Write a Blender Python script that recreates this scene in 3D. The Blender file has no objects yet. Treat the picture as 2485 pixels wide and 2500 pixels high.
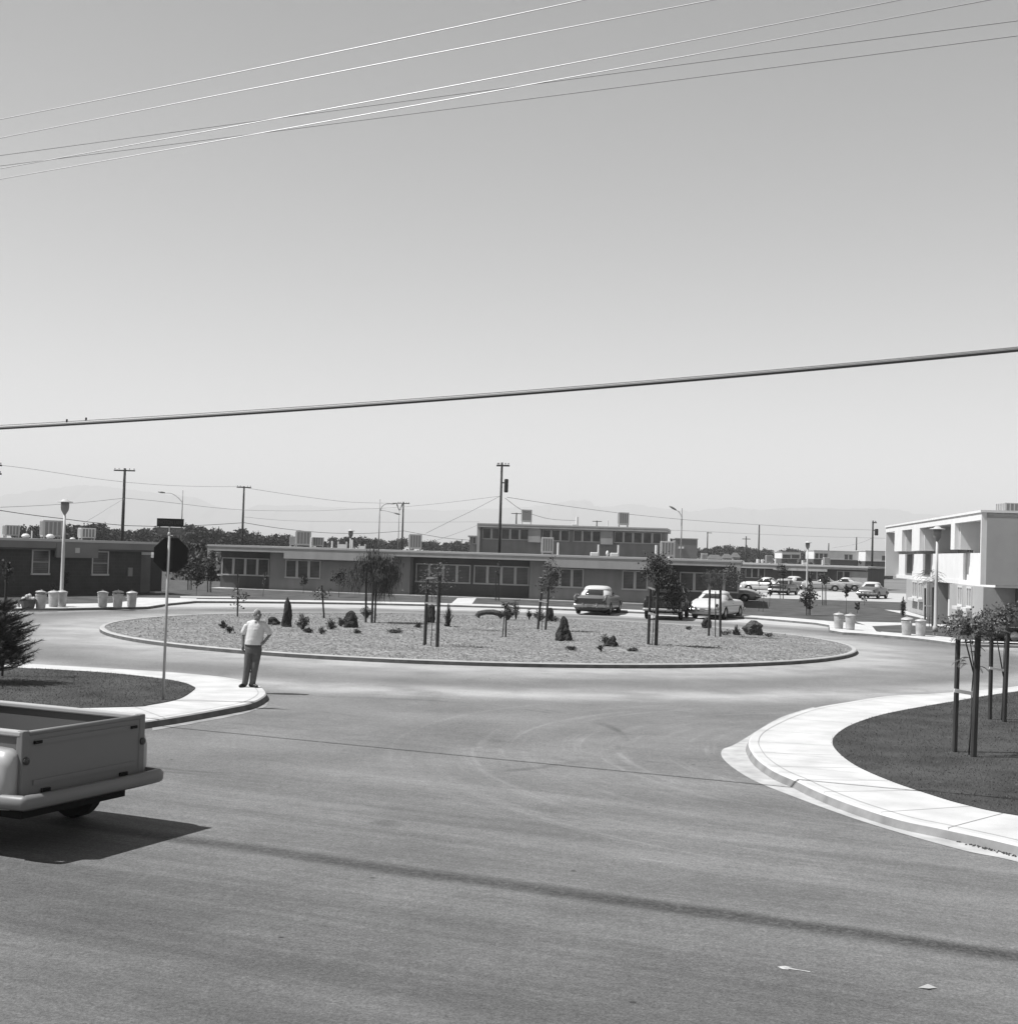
import bpy, math, random
from mathutils import Vector, Matrix
import numpy as np
R = math.radians
PI = math.pi
sc = bpy.context.scene
COL = sc.collection

# ------------------------------------------------------------------ camera
CAMZ = 3.25
FPX, CX, CY = 3330.0, 1242.5, 1250.0
ROLL, PITCH = R(1.75), math.atan(98.0 / 3330.0)
_fw = Vector((0, math.cos(PITCH), math.sin(PITCH)))
_up = Vector((0, -math.sin(PITCH), math.cos(PITCH)))
_rx = Vector((1, 0, 0))
_r = _rx * math.cos(ROLL) + _up * math.sin(ROLL)
_u = -_rx * math.sin(ROLL) + _up * math.cos(ROLL)
cam = bpy.data.cameras.new('camera')
camo = bpy.data.objects.new('camera', cam)
COL.objects.link(camo)
M = Matrix((( _r.x, _u.x, -_fw.x, 0), (_r.y, _u.y, -_fw.y, 0), (_r.z, _u.z, -_fw.z, CAMZ), (0, 0, 0, 1)))
camo.matrix_world = M
cam.sensor_fit = 'HORIZONTAL'
cam.sensor_width = 36.0
cam.lens = 36.0 * FPX / 2485.0
cam.clip_start = 0.1
cam.clip_end = 60000
sc.camera = camo

# ------------------------------------------------------------------ sky, sun, exposure
SUN_EL, SUN_AZ = R(58.0), R(186.0)      # azimuth measured from +x, counter-clockwise
w = bpy.data.worlds.new('World'); sc.world = w; w.use_nodes = True
nt = w.node_tree; nt.nodes.clear()
out = nt.nodes.new('ShaderNodeOutputWorld'); bg = nt.nodes.new('ShaderNodeBackground')
sky = nt.nodes.new('ShaderNodeTexSky'); bw = nt.nodes.new('ShaderNodeRGBToBW')
sky.sky_type = 'NISHITA'; sky.sun_disc = False
sky.sun_elevation = SUN_EL; sky.sun_rotation = PI / 2 - SUN_AZ
sky.air_density = 1.0; sky.dust_density = 0.3; sky.ozone_density = 1.0; sky.altitude = 2000
nt.links.new(sky.outputs[0], bw.inputs[0]); nt.links.new(bw.outputs[0], bg.inputs[0]); nt.links.new(bg.outputs[0], out.inputs[0])
bg.inputs[1].default_value = 0.10
sl = bpy.data.lights.new('sun', 'SUN'); sl.energy = 5.0; sl.angle = R(0.53); sl.color = (1, 1, 1)
so = bpy.data.objects.new('sun', sl); COL.objects.link(so)
sd = Vector((math.cos(SUN_EL) * math.cos(SUN_AZ), math.cos(SUN_EL) * math.sin(SUN_AZ), math.sin(SUN_EL)))
so.rotation_euler = sd.to_track_quat('Z', 'Y').to_euler()
sc.view_settings.view_transform = 'Standard'; sc.view_settings.look = 'None'
sc.view_settings.exposure = 0.68; sc.view_settings.gamma = 1.0
try:
    sc.cycles.use_denoising = True
    sc.cycles.max_bounces = 6; sc.cycles.transparent_max_bounces = 12; sc.cycles.volume_bounces = 0
except Exception:
    pass

# ------------------------------------------------------------------ survey of the photograph: where a sight line meets the place
def ray(px, py):
    return (_fw * FPX + _r * (px - CX) + _u * (CY - py))
def G(px, py, z=0.0):
    d = ray(px, py); t = (z - CAMZ) / d.z
    return Vector((d.x * t, d.y * t, z))
def W(px, py, Y):
    d = ray(px, py); t = Y / d.y
    return Vector((d.x * t, Y, CAMZ + d.z * t))
def onplane(px, py, P, dirv):
    """sight line meets the vertical plane through P along dirv: (distance along, height)"""
    d = ray(px, py); n = Vector((-dirv[1], dirv[0]))
    t = (P[0] * n.x + P[1] * n.y) / (d.x * n.x + d.y * n.y)
    x, y = d.x * t, d.y * t
    return ((x - P[0]) * dirv[0] + (y - P[1]) * dirv[1], CAMZ + d.z * t)

# ------------------------------------------------------------------ materials (the film is black and white: every colour is a grey)
MATS = {}
ALB = 0.63
def mat(name, v, rough=0.8, var=0.0, scale=4.0, metal=0.0, bump=0.0, bscale=40.0, detail=5.0, stretch=None, spec=0.3):
    if name in MATS: return MATS[name]
    v *= ALB
    m = bpy.data.materials.new(name); m.use_nodes = True
    n = m.node_tree; b = n.nodes['Principled BSDF']
    b.inputs['Roughness'].default_value = rough; b.inputs['Metallic'].default_value = metal
    b.inputs['Specular IOR Level'].default_value = spec
    b.inputs['Base Color'].default_value = (v, v, v, 1)
    if var > 0 or bump > 0:
        tc = n.nodes.new('ShaderNodeTexCoord'); src = tc.outputs['Object']
        if stretch:
            mp = n.nodes.new('ShaderNodeMapping'); mp.inputs['Scale'].default_value = stretch
            n.links.new(src, mp.inputs[0]); src = mp.outputs[0]
    if var > 0:
        t = n.nodes.new('ShaderNodeTexNoise'); t.inputs['Scale'].default_value = scale; t.inputs['Detail'].default_value = detail
        n.links.new(src, t.inputs['Vector'])
        r = n.nodes.new('ShaderNodeMapRange'); r.inputs[1].default_value = 0.3; r.inputs[2].default_value = 0.7
        r.inputs[3].default_value = v * (1 - var); r.inputs[4].default_value = v * (1 + var)
        n.links.new(t.outputs['Fac'], r.inputs[0]); n.links.new(r.outputs[0], b.inputs['Base Color'])
    if bump > 0:
        t2 = n.nodes.new('ShaderNodeTexNoise'); t2.inputs['Scale'].default_value = bscale; t2.inputs['Detail'].default_value = 3
        n.links.new(src, t2.inputs['Vector'])
        bp = n.nodes.new('ShaderNodeBump'); bp.inputs['Strength'].default_value = bump; bp.inputs['Distance'].default_value = 0.02
        n.links.new(t2.outputs['Fac'], bp.inputs['Height']); n.links.new(bp.outputs[0], b.inputs['Normal'])
    MATS[name] = m
    return m

def brick_mat(name, v, mortar, w_=0.4, h_=0.2):
    if name in MATS: return MATS[name]
    m = mat(name, v, 0.9); v *= ALB; mortar *= ALB
    n = m.node_tree; b = n.nodes['Principled BSDF']
    tc = n.nodes.new('ShaderNodeTexCoord'); sp = n.nodes.new('ShaderNodeSeparateXYZ'); n.links.new(tc.outputs['Object'], sp.inputs[0])
    ad = n.nodes.new('ShaderNodeMath'); ad.operation = 'ADD'; n.links.new(sp.outputs[0], ad.inputs[0]); n.links.new(sp.outputs[1], ad.inputs[1])
    cb = n.nodes.new('ShaderNodeCombineXYZ'); n.links.new(ad.outputs[0], cb.inputs[0]); n.links.new(sp.outputs[2], cb.inputs[1])
    t = n.nodes.new('ShaderNodeTexBrick'); n.links.new(cb.outputs[0], t.inputs['Vector'])
    t.inputs['Color1'].default_value = (v, v, v, 1); t.inputs['Color2'].default_value = (v * .9, v * .9, v * .9, 1)
    t.inputs['Mortar'].default_value = (mortar, mortar, mortar, 1); t.inputs['Scale'].default_value = 1.0
    t.inputs['Mortar Size'].default_value = 0.012; t.inputs['Brick Width'].default_value = w_; t.inputs['Row Height'].default_value = h_
    nz = n.nodes.new('ShaderNodeTexNoise'); nz.inputs['Scale'].default_value = 1.5; nz.inputs['Detail'].default_value = 6
    n.links.new(tc.outputs['Object'], nz.inputs['Vector'])
    r = n.nodes.new('ShaderNodeMapRange'); r.inputs[1].default_value = .3; r.inputs[2].default_value = .7; r.inputs[3].default_value = .85; r.inputs[4].default_value = 1.12
    n.links.new(nz.outputs['Fac'], r.inputs[0])
    mx = n.nodes.new('ShaderNodeVectorMath'); mx.operation = 'SCALE'; n.links.new(t.outputs['Color'], mx.inputs[0]); n.links.new(r.outputs[0], mx.inputs['Scale'])
    n.links.new(mx.outputs[0], b.inputs['Base Color'])
    return m

# ------------------------------------------------------------------ mesh builder
class MB:
    def __init__(s): s.v = []; s.f = []; s.cuts = []
    def add(s, vs, fs):
        s.cuts.append((len(s.v), len(s.f))); o = len(s.v); s.v += [tuple(a) for a in vs]; s.f += [tuple(i + o for i in f) for f in fs]; return s
    def box(s, x0, x1, y0, y1, z0, z1, mtx=None):
        vs = [Vector(p) for p in ((x0,y0,z0),(x1,y0,z0),(x1,y1,z0),(x0,y1,z0),(x0,y0,z1),(x1,y0,z1),(x1,y1,z1),(x0,y1,z1))]
        if mtx is not None: vs = [mtx @ p for p in vs]
        return s.add(vs, [(0,3,2,1),(4,5,6,7),(0,1,5,4),(1,2,6,5),(2,3,7,6),(3,0,4,7)])
    def prism(s, pts, z0, z1, bottom=True):
        n = len(pts); vs = [(p[0], p[1], z0) for p in pts] + [(p[0], p[1], z1) for p in pts]
        fs = [tuple(range(n, 2 * n))] + [(i, (i + 1) % n, n + (i + 1) % n, n + i) for i in range(n)]
        if bottom: fs.append(tuple(range(n - 1, -1, -1)))
        return s.add(vs, fs)
    def rings(s, rings, closed=True, cap=True):
        n = len(rings[0]); vs = [p for r in rings for p in r]; fs = []
        for k in range(len(rings) - 1):
            for i in range(n if closed else n - 1):
                j = (i + 1) % n
                fs.append((k * n + i, k * n + j, (k + 1) * n + j, (k + 1) * n + i))
        if cap:
            fs.append(tuple(range(n - 1, -1, -1))); fs.append(tuple((len(rings) - 1) * n + i for i in range(n)))
        return s.add(vs, fs)
    def tube(s, pts, r, seg=8, cap=True):
        pts = [Vector(p) for p in pts]; n = len(pts)
        rr = r if isinstance(r, (list, tuple)) else [r] * n
        rings = []; ref = Vector((0, 0, 1)); prev = None
        for i, p in enumerate(pts):
            t = (pts[min(i + 1, n - 1)] - pts[max(i - 1, 0)]).normalized()
            if prev is None:
                a = ref if abs(t.z) < 0.9 else Vector((1, 0, 0))
                x = t.cross(a).normalized()
            else:
                x = (prev - t * prev.dot(t)).normalized()
            y = t.cross(x); prev = x
            rings.append([p + (x * math.cos(2 * PI * k / seg) + y * math.sin(2 * PI * k / seg)) * rr[i] for k in range(seg)])
        return s.rings(rings, True, cap)
    def lathe(s, prof, seg=20, c=(0, 0, 0), mtx=None):
        rings = []
        for (r, z) in prof:
            ring = [Vector((c[0] + r * math.cos(2 * PI * k / seg), c[1] + r * math.sin(2 * PI * k / seg), c[2] + z)) for k in range(seg)]
            if mtx is not None: ring = [mtx @ q for q in ring]
            rings.append(ring)
        return s.rings(rings)
    def each(s, name, m, parent=None, **k):
        for (v0, f0), (v1, f1) in zip(s.cuts, s.cuts[1:] + [(len(s.v), len(s.f))]):
            q = MB(); q.v = s.v[v0:v1]; q.f = [tuple(i - v0 for i in f) for f in s.f[f0:f1]]; q.build(name, m, parent, **k)
    def build(s, name, m, parent=None, smooth=False, bevel=0.0, kind=None, loc=None):
        me = bpy.data.meshes.new(name); me.from_pydata(s.v, [], s.f); me.update()
        if smooth: me.polygons.foreach_set('use_smooth', [True] * len(me.polygons))
        me.materials.append(m)
        o = bpy.data.objects.new(name, me); COL.objects.link(o)
        if parent is not None: o.parent = parent
        if loc is not None: o.location = loc
        if bevel > 0:
            b = o.modifiers.new('bevel', 'BEVEL'); b.width = bevel; b.segments = 2; b.limit_method = 'ANGLE'
        if kind: o['kind'] = kind
        return o

def tag(o, label=None, cat=None, group=None, kind=None):
    if label: o['label'] = label
    if cat: o['category'] = cat
    if group: o['group'] = group
    if kind: o['kind'] = kind
    return o
def thing(name, label, cat, loc=(0, 0, 0), rz=0.0, group=None):
    o = bpy.data.objects.new(name, None); COL.objects.link(o); o.location = loc; o.rotation_euler = (0, 0, rz)
    o.empty_display_size = 0.3
    return tag(o, label, cat, group)
def copy_tree(o, parent=None):
    c = o.copy(); COL.objects.link(c)
    if parent is not None: c.parent = parent
    for ch in list(o.children): copy_tree(ch, c)
    return c
def place(o, loc, rz=0.0, label=None, s=None):
    o.location = loc; o.rotation_euler = (0, 0, rz)
    if label: o['label'] = label
    if s: o.scale = (s, s, s) if isinstance(s, (int, float)) else s
    return o
def setmat(o, name, m):
    for ch in o.children:
        if ch.name.split('.')[0] == name:
            if ch.data.users > 1: ch.data = ch.data.copy()
            ch.data.materials[0] = m

def catmull(P, n=8, closed=False):
    P = [Vector(p) for p in P]; out_ = []; L = len(P)
    for i in range(L if closed else L - 1):
        p0 = P[(i - 1) % L] if closed or i > 0 else P[0]; p1 = P[i]; p2 = P[(i + 1) % L]
        p3 = P[(i + 2) % L] if closed or i + 2 < L else P[-1]
        for k in range(n):
            t = k / n
            out_.append(0.5 * ((2 * p1) + (p2 - p0) * t + (2 * p0 - 5 * p1 + 4 * p2 - p3) * t * t + (3 * p1 - p0 - 3 * p2 + p3) * t ** 3))
    if not closed: out_.append(P[-1])
    return out_
def offset(P, d, closed=True):
    out_ = []; n = len(P)
    for i in range(n):
        a = P[(i - 1) % n] if closed or i > 0 else P[i]; b = P[(i + 1) % n] if closed or i < n - 1 else P[i]
        t = Vector((b[0] - a[0], b[1] - a[1]))
        if t.length < 1e-6: t = Vector((1, 0))
        t.normalize(); out_.append(Vector((P[i][0] - t.y * d, P[i][1] + t.x * d)))
    return out_

from mathutils.geometry import tessellate_polygon
def sheet(mb, pts, z):
    vs = [Vector((p[0], p[1], z)) for p in pts]
    mb.add(vs, [tuple(t) for t in tessellate_polygon([vs])]); return mb
def slab(mb, pts, z0, z1, chamfer=0.03):
    """raised slab with a small rounded arris; pts counter-clockwise"""
    ins = offset(pts, chamfer)
    n = len(pts)
    low = offset(pts, -.045)
    vs = [(p[0], p[1], z0) for p in low] + [(p[0], p[1], z1 - chamfer) for p in pts] + [(p[0], p[1], z1) for p in ins]
    fs = []
    for l in (0, 1):
        for i in range(n):
            j = (i + 1) % n; fs.append((l * n + i, l * n + j, (l + 1) * n + j, (l + 1) * n + i))
    mb.add(vs, fs); sheet(mb, ins, z1); return mb

# ------------------------------------------------------------------ setting: ground, road, kerbs, lawns
IC = Vector((-0.96, 52.8)); IR = 14.1       # planted island
def circ(c, r, a0, a1, n):
    return [Vector((c[0] + r * math.cos(R(a0 + (a1 - a0) * k / (n - 1))), c[1] + r * math.sin(R(a0 + (a1 - a0) * k / (n - 1))))) for k in range(n)]

m_ground = mat('dry_ground', 0.22, 0.95, 0.25, 0.05, bump=0.3, bscale=3)
MB().box(-16000, 16000, -200, 15500, -0.6, -0.05).build('ground', m_ground, kind='structure')

def road_material():
    m = bpy.data.materials.new('asphalt'); m.use_nodes = True; n = m.node_tree; b = n.nodes['Principled BSDF']
    b.inputs['Roughness'].default_value = 0.85; b.inputs['Specular IOR Level'].default_value = 0.25
    L = n.links.new
    geo = n.nodes.new('ShaderNodeNewGeometry'); sp = n.nodes.new('ShaderNodeSeparateXYZ'); L(geo.outputs['Position'], sp.inputs[0])
    def math_(op, a, b_=None, c=None):
        q = n.nodes.new('ShaderNodeMath'); q.operation = op
        for i, x in enumerate((a, b_, c)):
            if x is None: continue
            if isinstance(x, (int, float)): q.inputs[i].default_value = x
            else: L(x, q.inputs[i])
        return q.outputs[0]
    def noise(vec, scale, detail=5, rough=0.55):
        q = n.nodes.new('ShaderNodeTexNoise'); q.inputs['Scale'].default_value = scale; q.inputs['Detail'].default_value = detail
        q.inputs['Roughness'].default_value = rough
        L(vec, q.inputs['Vector']); return q.outputs['Fac']
    def rng(v, a, b_, c, d):
        q = n.nodes.new('ShaderNodeMapRange'); q.interpolation_type = 'SMOOTHSTEP'
        for i, x in enumerate((a, b_, c, d)): q.inputs[i + 1].default_value = x
        L(v, q.inputs[0]); return q.outputs[0]
    def comb(a, b_):
        q = n.nodes.new('ShaderNodeCombineXYZ'); L(a, q.inputs[0]); L(b_, q.inputs[1]); return q.outputs[0]
    P = geo.outputs['Position']; X, Y = sp.outputs[0], sp.outputs[1]
    v = rng(noise(P, 0.35, 6), 0.3, 0.7, 0.84, 1.15)                       # broad mottling
    v = math_('MULTIPLY', v, rng(noise(P, 5.0, 6, .8), 0.3, 0.7, 0.88, 1.12))
    v = math_('MULTIPLY', v, rng(noise(P, 38.0, 3, .9), 0.3, 0.7, 0.66, 1.34))   # aggregate
    # lanes of the cross road run along (0.91,-0.41)
    al = math_('ADD', math_('MULTIPLY', X, 0.911), math_('MULTIPLY', Y, -0.412))
    ac = math_('ADD', math_('MULTIPLY', X, 0.412), math_('MULTIPLY', Y, 0.911))
    lane = noise(comb(math_('MULTIPLY', al, 0.06), math_('MULTIPLY', ac, 1.1)), 1.0, 5)
    nearm = rng(Y, 17.0, 24.0, 1.0, 0.0)
    v = math_('MULTIPLY', v, math_('ADD', 1.0, math_('MULTIPLY', nearm, math_('SUBTRACT', rng(lane, .3, .7, .85, 1.15), 1.0))))
    fine = noise(comb(math_('MULTIPLY', al, 0.25), math_('MULTIPLY', ac, 6.0)), 1.0, 6, .7)
    v = math_('MULTIPLY', v, math_('ADD', 1.0, math_('MULTIPLY', nearm, math_('SUBTRACT', rng(fine, .3, .7, .88, 1.12), 1.0))))
    v = math_('MULTIPLY', v, rng(noise(P, 16.0, 4, .85), 0.3, 0.7, 0.80, 1.20))
    # faint single tyre marks
    for (cx_, cy_, r_, w_, st) in ((-3.0, 24.5, 5.2, .07, .22), (-3.4, 24.8, 5.6, .06, .18), (9.5, 23.0, 7.6, .09, -.13), (9.9, 23.4, 8.4, .08, -.11), (9.2, 22.6, 6.6, .08, -.1), (2.0, 34.0, 9.0, .1, .12), (14.0, 30.0, 15.5, .12, .12)):
        q = math_('SQRT', math_('ADD', math_('POWER', math_('SUBTRACT', X, cx_), 2.0), math_('POWER', math_('SUBTRACT', Y, cy_), 2.0)))
        mk = math_('MULTIPLY', rng(math_('ABSOLUTE', math_('SUBTRACT', q, r_)), w_ * .3, w_ * 1.6, 1.0, 0.0), rng(noise(P, .45, 3), .45, .62, 0.0, 1.0))
        v = math_('MULTIPLY', v, math_('SUBTRACT', 1.0, math_('MULTIPLY', mk, st)))
    v = math_('MULTIPLY', v, rng(ac, 8.0, 18.5, .76, 1.0))
    # oil drip band down the lane centre
    wob = math_('MULTIPLY', math_('SUBTRACT', noise(P, 0.5, 3), 0.5), 0.25)
    d = math_('ABSOLUTE', math_('SUBTRACT', math_('ADD', ac, wob), 12.27))
    oil = rng(d, 0.03, 0.30, 1.0, 0.0)
    oil = math_('MULTIPLY', oil, rng(noise(P, 14.0, 4, .8), .3, .62, .45, 1.0))
    oil = math_('MULTIPLY', oil, rng(al, -14.0, 4.0, .75, 1.0))
    v = math_('MULTIPLY', v, math_('SUBTRACT', 1.0, math_('MULTIPLY', oil, 0.80)))
    sq = G(940, 2010); ds = math_('SQRT', math_('ADD', math_('POWER', math_('SUBTRACT', X, sq.x), 2.0), math_('POWER', math_('SUBTRACT', Y, sq.y), 2.0)))
    v = math_('MULTIPLY', v, math_('SUBTRACT', 1.0, math_('MULTIPLY', rng(math_('ADD', ds, math_('MULTIPLY', noise(P, 3.0, 4), .12)), .12, .32, 1.0, 0.0), .30)))
    # fainter band in the other lane
    d2 = math_('ABSOLUTE', math_('SUBTRACT', ac, 9.3)); v = math_('MULTIPLY', v, math_('SUBTRACT', 1.0, math_('MULTIPLY', rng(d2, 0.2, 1.7, 1.0, 0.0), 0.20)))
    # polar streaks of turning traffic round the island
    dx = math_('SUBTRACT', X, IC.x); dy = math_('SUBTRACT', Y, IC.y)
    rad = math_('SQRT', math_('ADD', math_('MULTIPLY', dx, dx), math_('MULTIPLY', dy, dy)))
    ang = math_('ARCTAN2', dy, dx)
    pol = noise(comb(math_('MULTIPLY', rad, 0.9), math_('MULTIPLY', ang, 1.3)), 1.0, 6)
    inm = rng(rad, 24.0, 30.0, 1.0, 0.0)
    v = math_('MULTIPLY', v, math_('ADD', 1.0, math_('MULTIPLY', inm, math_('SUBTRACT', rng(pol, .3, .7, .955, 1.045), 1.0))))
    # pale dust swept against the island kerb and out to the edges of the neck
    du = rng(rad, IR + 0.2, IR + 5.0, 1.0, 0.0)
    du = math_('MULTIPLY', du, rng(noise(P, 0.6, 5), .3, .65, .45, 1.0))
    du2 = math_('MULTIPLY', rng(math_('ABSOLUTE', math_('SUBTRACT', rad, 21.4)), 0.1, 2.2, .75, 0.0), rng(noise(P, 0.5, 5), .3, .65, .3, 1.0))
    # tyre arcs swung round the right corner
    ex = math_('SUBTRACT', X, 8.6); ey = math_('SUBTRACT', Y, 22.6)
    r2 = math_('SQRT', math_('ADD', math_('MULTIPLY', ex, ex), math_('MULTIPLY', ey, ey)))
    a2 = math_('ARCTAN2', ey, ex)
    arc = noise(comb(math_('MULTIPLY', r2, 3.4), math_('MULTIPLY', a2, 0.9)), 1.0, 5, .7)
    arcm = math_('MULTIPLY', rng(r2, 4.2, 5.2, 0, 1), rng(r2, 9.0, 13.0, 1, 0))
    du3 = math_('MULTIPLY', arcm, rng(arc, .50, .74, 0, .26))
    tot = math_('MAXIMUM', math_('MULTIPLY', du, 0.8), math_('MAXIMUM', du2, du3))
    # odd small dark chips and stones
    vo = n.nodes.new('ShaderNodeTexVoronoi'); vo.inputs['Scale'].default_value = 1.1; L(P, vo.inputs['Vector'])
    vo2 = n.nodes.new('ShaderNodeTexVoronoi'); vo2.inputs['Scale'].default_value = 2.7; L(P, vo2.inputs['Vector'])
    sp_ = math_('MAXIMUM', rng(vo.outputs['Distance'], 0.022, 0.045, 1.0, 0.0), math_('MULTIPLY', rng(vo2.outputs['Distance'], 0.03, 0.055, .8, 0.0), rng(noise(P, .9, 2), .5, .6, 0.0, 1.0)))
    base = math_('MULTIPLY', v, ROADV)
    v_ = 0; dusty = math_('MULTIPLY', tot, 0.21)
    base = math_('ADD', base, dusty)
    base = math_('MULTIPLY', base, math_('SUBTRACT', 1.0, math_('MULTIPLY', sp_, 0.6)))
    cc = n.nodes.new('ShaderNodeCombineXYZ'); [L(base, cc.inputs[i]) for i in range(3)]
    L(cc.outputs[0], b.inputs['Base Color'])
    bp = n.nodes.new('ShaderNodeBump'); bp.inputs['Strength'].default_value = 0.35; bp.inputs['Distance'].default_value = 0.008
    L(noise(P, 90.0, 2), bp.inputs['Height']); L(bp.outputs[0], b.inputs['Normal'])
    return m
ROADV = 0.138
m_road = road_material()
MB().box(-110, 110, -40, 112, -0.05, 0.0).build('road', m_road, kind='structure')

m_conc = mat('concrete', 0.68, 0.85, 0.13, 1.6, bump=0.15, bscale=30, detail=8)
m_conc2 = mat('kerb_concrete', 0.52, 0.85, 0.12, 2.5, bump=0.2, bscale=30, detail=8)
m_gutter = mat('gutter_concrete', 0.56, 0.9, 0.2, 3.0, bump=0.2, bscale=20, detail=8)
m_bay = mat('bay_concrete', 0.56, 0.9, 0.12, 0.5, bump=0.1, bscale=20, detail=8)
m_joint = mat('joint_dirt', 0.36, 0.9)

def grass_mat(name, v):
    return mat(name, v, 0.95, 0.45, 0.9, bump=0.5, bscale=25, detail=10)
m_lawn = grass_mat('lawn', 0.062)
m_lawn_far = grass_mat('lawn_far', 0.095)
m_blade = mat('grass_blade', 0.13, 0.8, 0.3, 3.0)

# parking bay, an annulus of pale concrete behind the ring road
bay = circ(IC, 21.5, 137, 41, 40) + circ(IC, 26.4, 39, 139, 40)
sheet(MB(), bay, 0.006).build('parking_bay', m_bay, kind='structure')

# far kerb: the sidewalk that runs round the back of the circle
arcp = circ(IC, 25.75, 127.5, 55.5, 40)
KF = [(-80, 57.0), (-28, 57.6), (-24.5, 58.4), (-21.9, 59.9), (-19.9, 61.5), (-18.5, 63.4), (-17.1, 65.2), (-17.1, 69.5)] + [tuple(p) for p in arcp] + \
     [(15.9, 70.0), (16.1, 68.0)] + [tuple(G(a, b_, .13)[:2]) for a, b_ in ((2026, 1537.5), (2060, 1543), (2100, 1545), (2150, 1549), (2220, 1555), (2272, 1561), (2324, 1568), (2377, 1572), (2429, 1573))] + [(80, 56.4)]
KF = [Vector(p) for p in KF]
inner = []
for i, p in enumerate(offset(KF, 1.0, False)):
    wdt = 3.3 if i <= 6 else 2.1
    q = Vector((p.x - KF[i].x, p.y - KF[i].y)) * wdt
    inner.append(Vector((KF[i].x + q.x, KF[i].y + q.y)))
for i, p in enumerate(inner):
    if 5 <= i <= 7: inner[i] = Vector((-19.6 + 0.2 * (i - 5), 67.5 + 4.0 * (i - 5)))
m_kface_shade = mat('kerb_face_shaded', .15, .9, .3, 3.0, bump=.2, bscale=20); m_kface_lit = mat('kerb_face_lit', .30, .9, .25, 3.0, bump=.2, bscale=20)  # two copies of the stained kerb concrete: shaded kerbs painted darker, sunlit one lighter
def polyslab(name, outer, z0, z1, m, kind='structure', chamfer=0.0, kf=None):
    mb = MB()
    pts = [Vector((p[0], p[1])) for p in outer]
    area = sum(pts[i].x * pts[(i + 1) % len(pts)].y - pts[(i + 1) % len(pts)].x * pts[i].y for i in range(len(pts)))
    if area < 0: pts.reverse()
    if chamfer: slab(mb, pts, z0, z1, chamfer)
    else:
        n = len(pts); mb.add([(p.x, p.y, z0) for p in pts] + [(p.x, p.y, z1) for p in pts], [(i, (i + 1) % n, n + (i + 1) % n, n + i) for i in range(n)])
        sheet(mb, pts, z1)
    o = mb.build(name, m, kind=kind)
    if chamfer:
        o.data.materials.append(kf or m_kface_shade)
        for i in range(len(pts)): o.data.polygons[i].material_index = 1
    return o
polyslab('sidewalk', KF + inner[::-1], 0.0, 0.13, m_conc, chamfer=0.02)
lawn = polyslab('lawn', inner + [Vector((80, 112)), Vector((-80, 112))], 0.0, 0.124, m_lawn_far)
# kerb faces of the bay take the shaded grey; drain openings and painted gaps are tiny, leave them to the concrete
def walk(name, pts, z=0.132, m=None):
    return sheet(MB(), pts, z).build(name, m or m_conc, kind='structure')
walk('footpath', [G(1117,1460,.13), G(1163,1460,.13), G(1152,1475,.13), G(1100,1475,.13)])
walk('footpath', [G(332,1459,.13), G(480,1461,.13), G(480,1466,.13), G(332,1478,.13)])
walk('footpath', [G(2088,1518,.13), G(2205,1520.5,.13), G(2485,1533,.13), G(2485,1541,.13), G(2205,1526,.13), G(2120,1529,.13)])
walk('footpath', [G(2158,1488.5,.13), G(2212,1492,.13), G(2262,1507,.13), G(2262,1512,.13), G(2205,1499,.13)])
walk('footpath', [G(2420,1497,.13), G(2440,1492,.13), G(2600,1494,.13), G(2600,1512,.13), G(2440,1508,.13)])
walk('footpath', [G(440,1456,.13), G(560,1457,.13), G(575,1460,.13), G(440,1459,.13)])
# far parking lot and land past the lawn
sheet(MB(), [(17.5, 112.2), (80, 112.2), (120, 150), (15, 150)], 0.03).build('parking_lot', m_bay, kind='structure')
sheet(MB(), [(-110, 112.05), (17.4, 112.05), (17.4, 240), (-200, 240)], -0.02).build('back_lot', mat('sand_lot', 0.09, 0.95, 0.2, 0.3, bump=.3, bscale=4), kind='structure')

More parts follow.
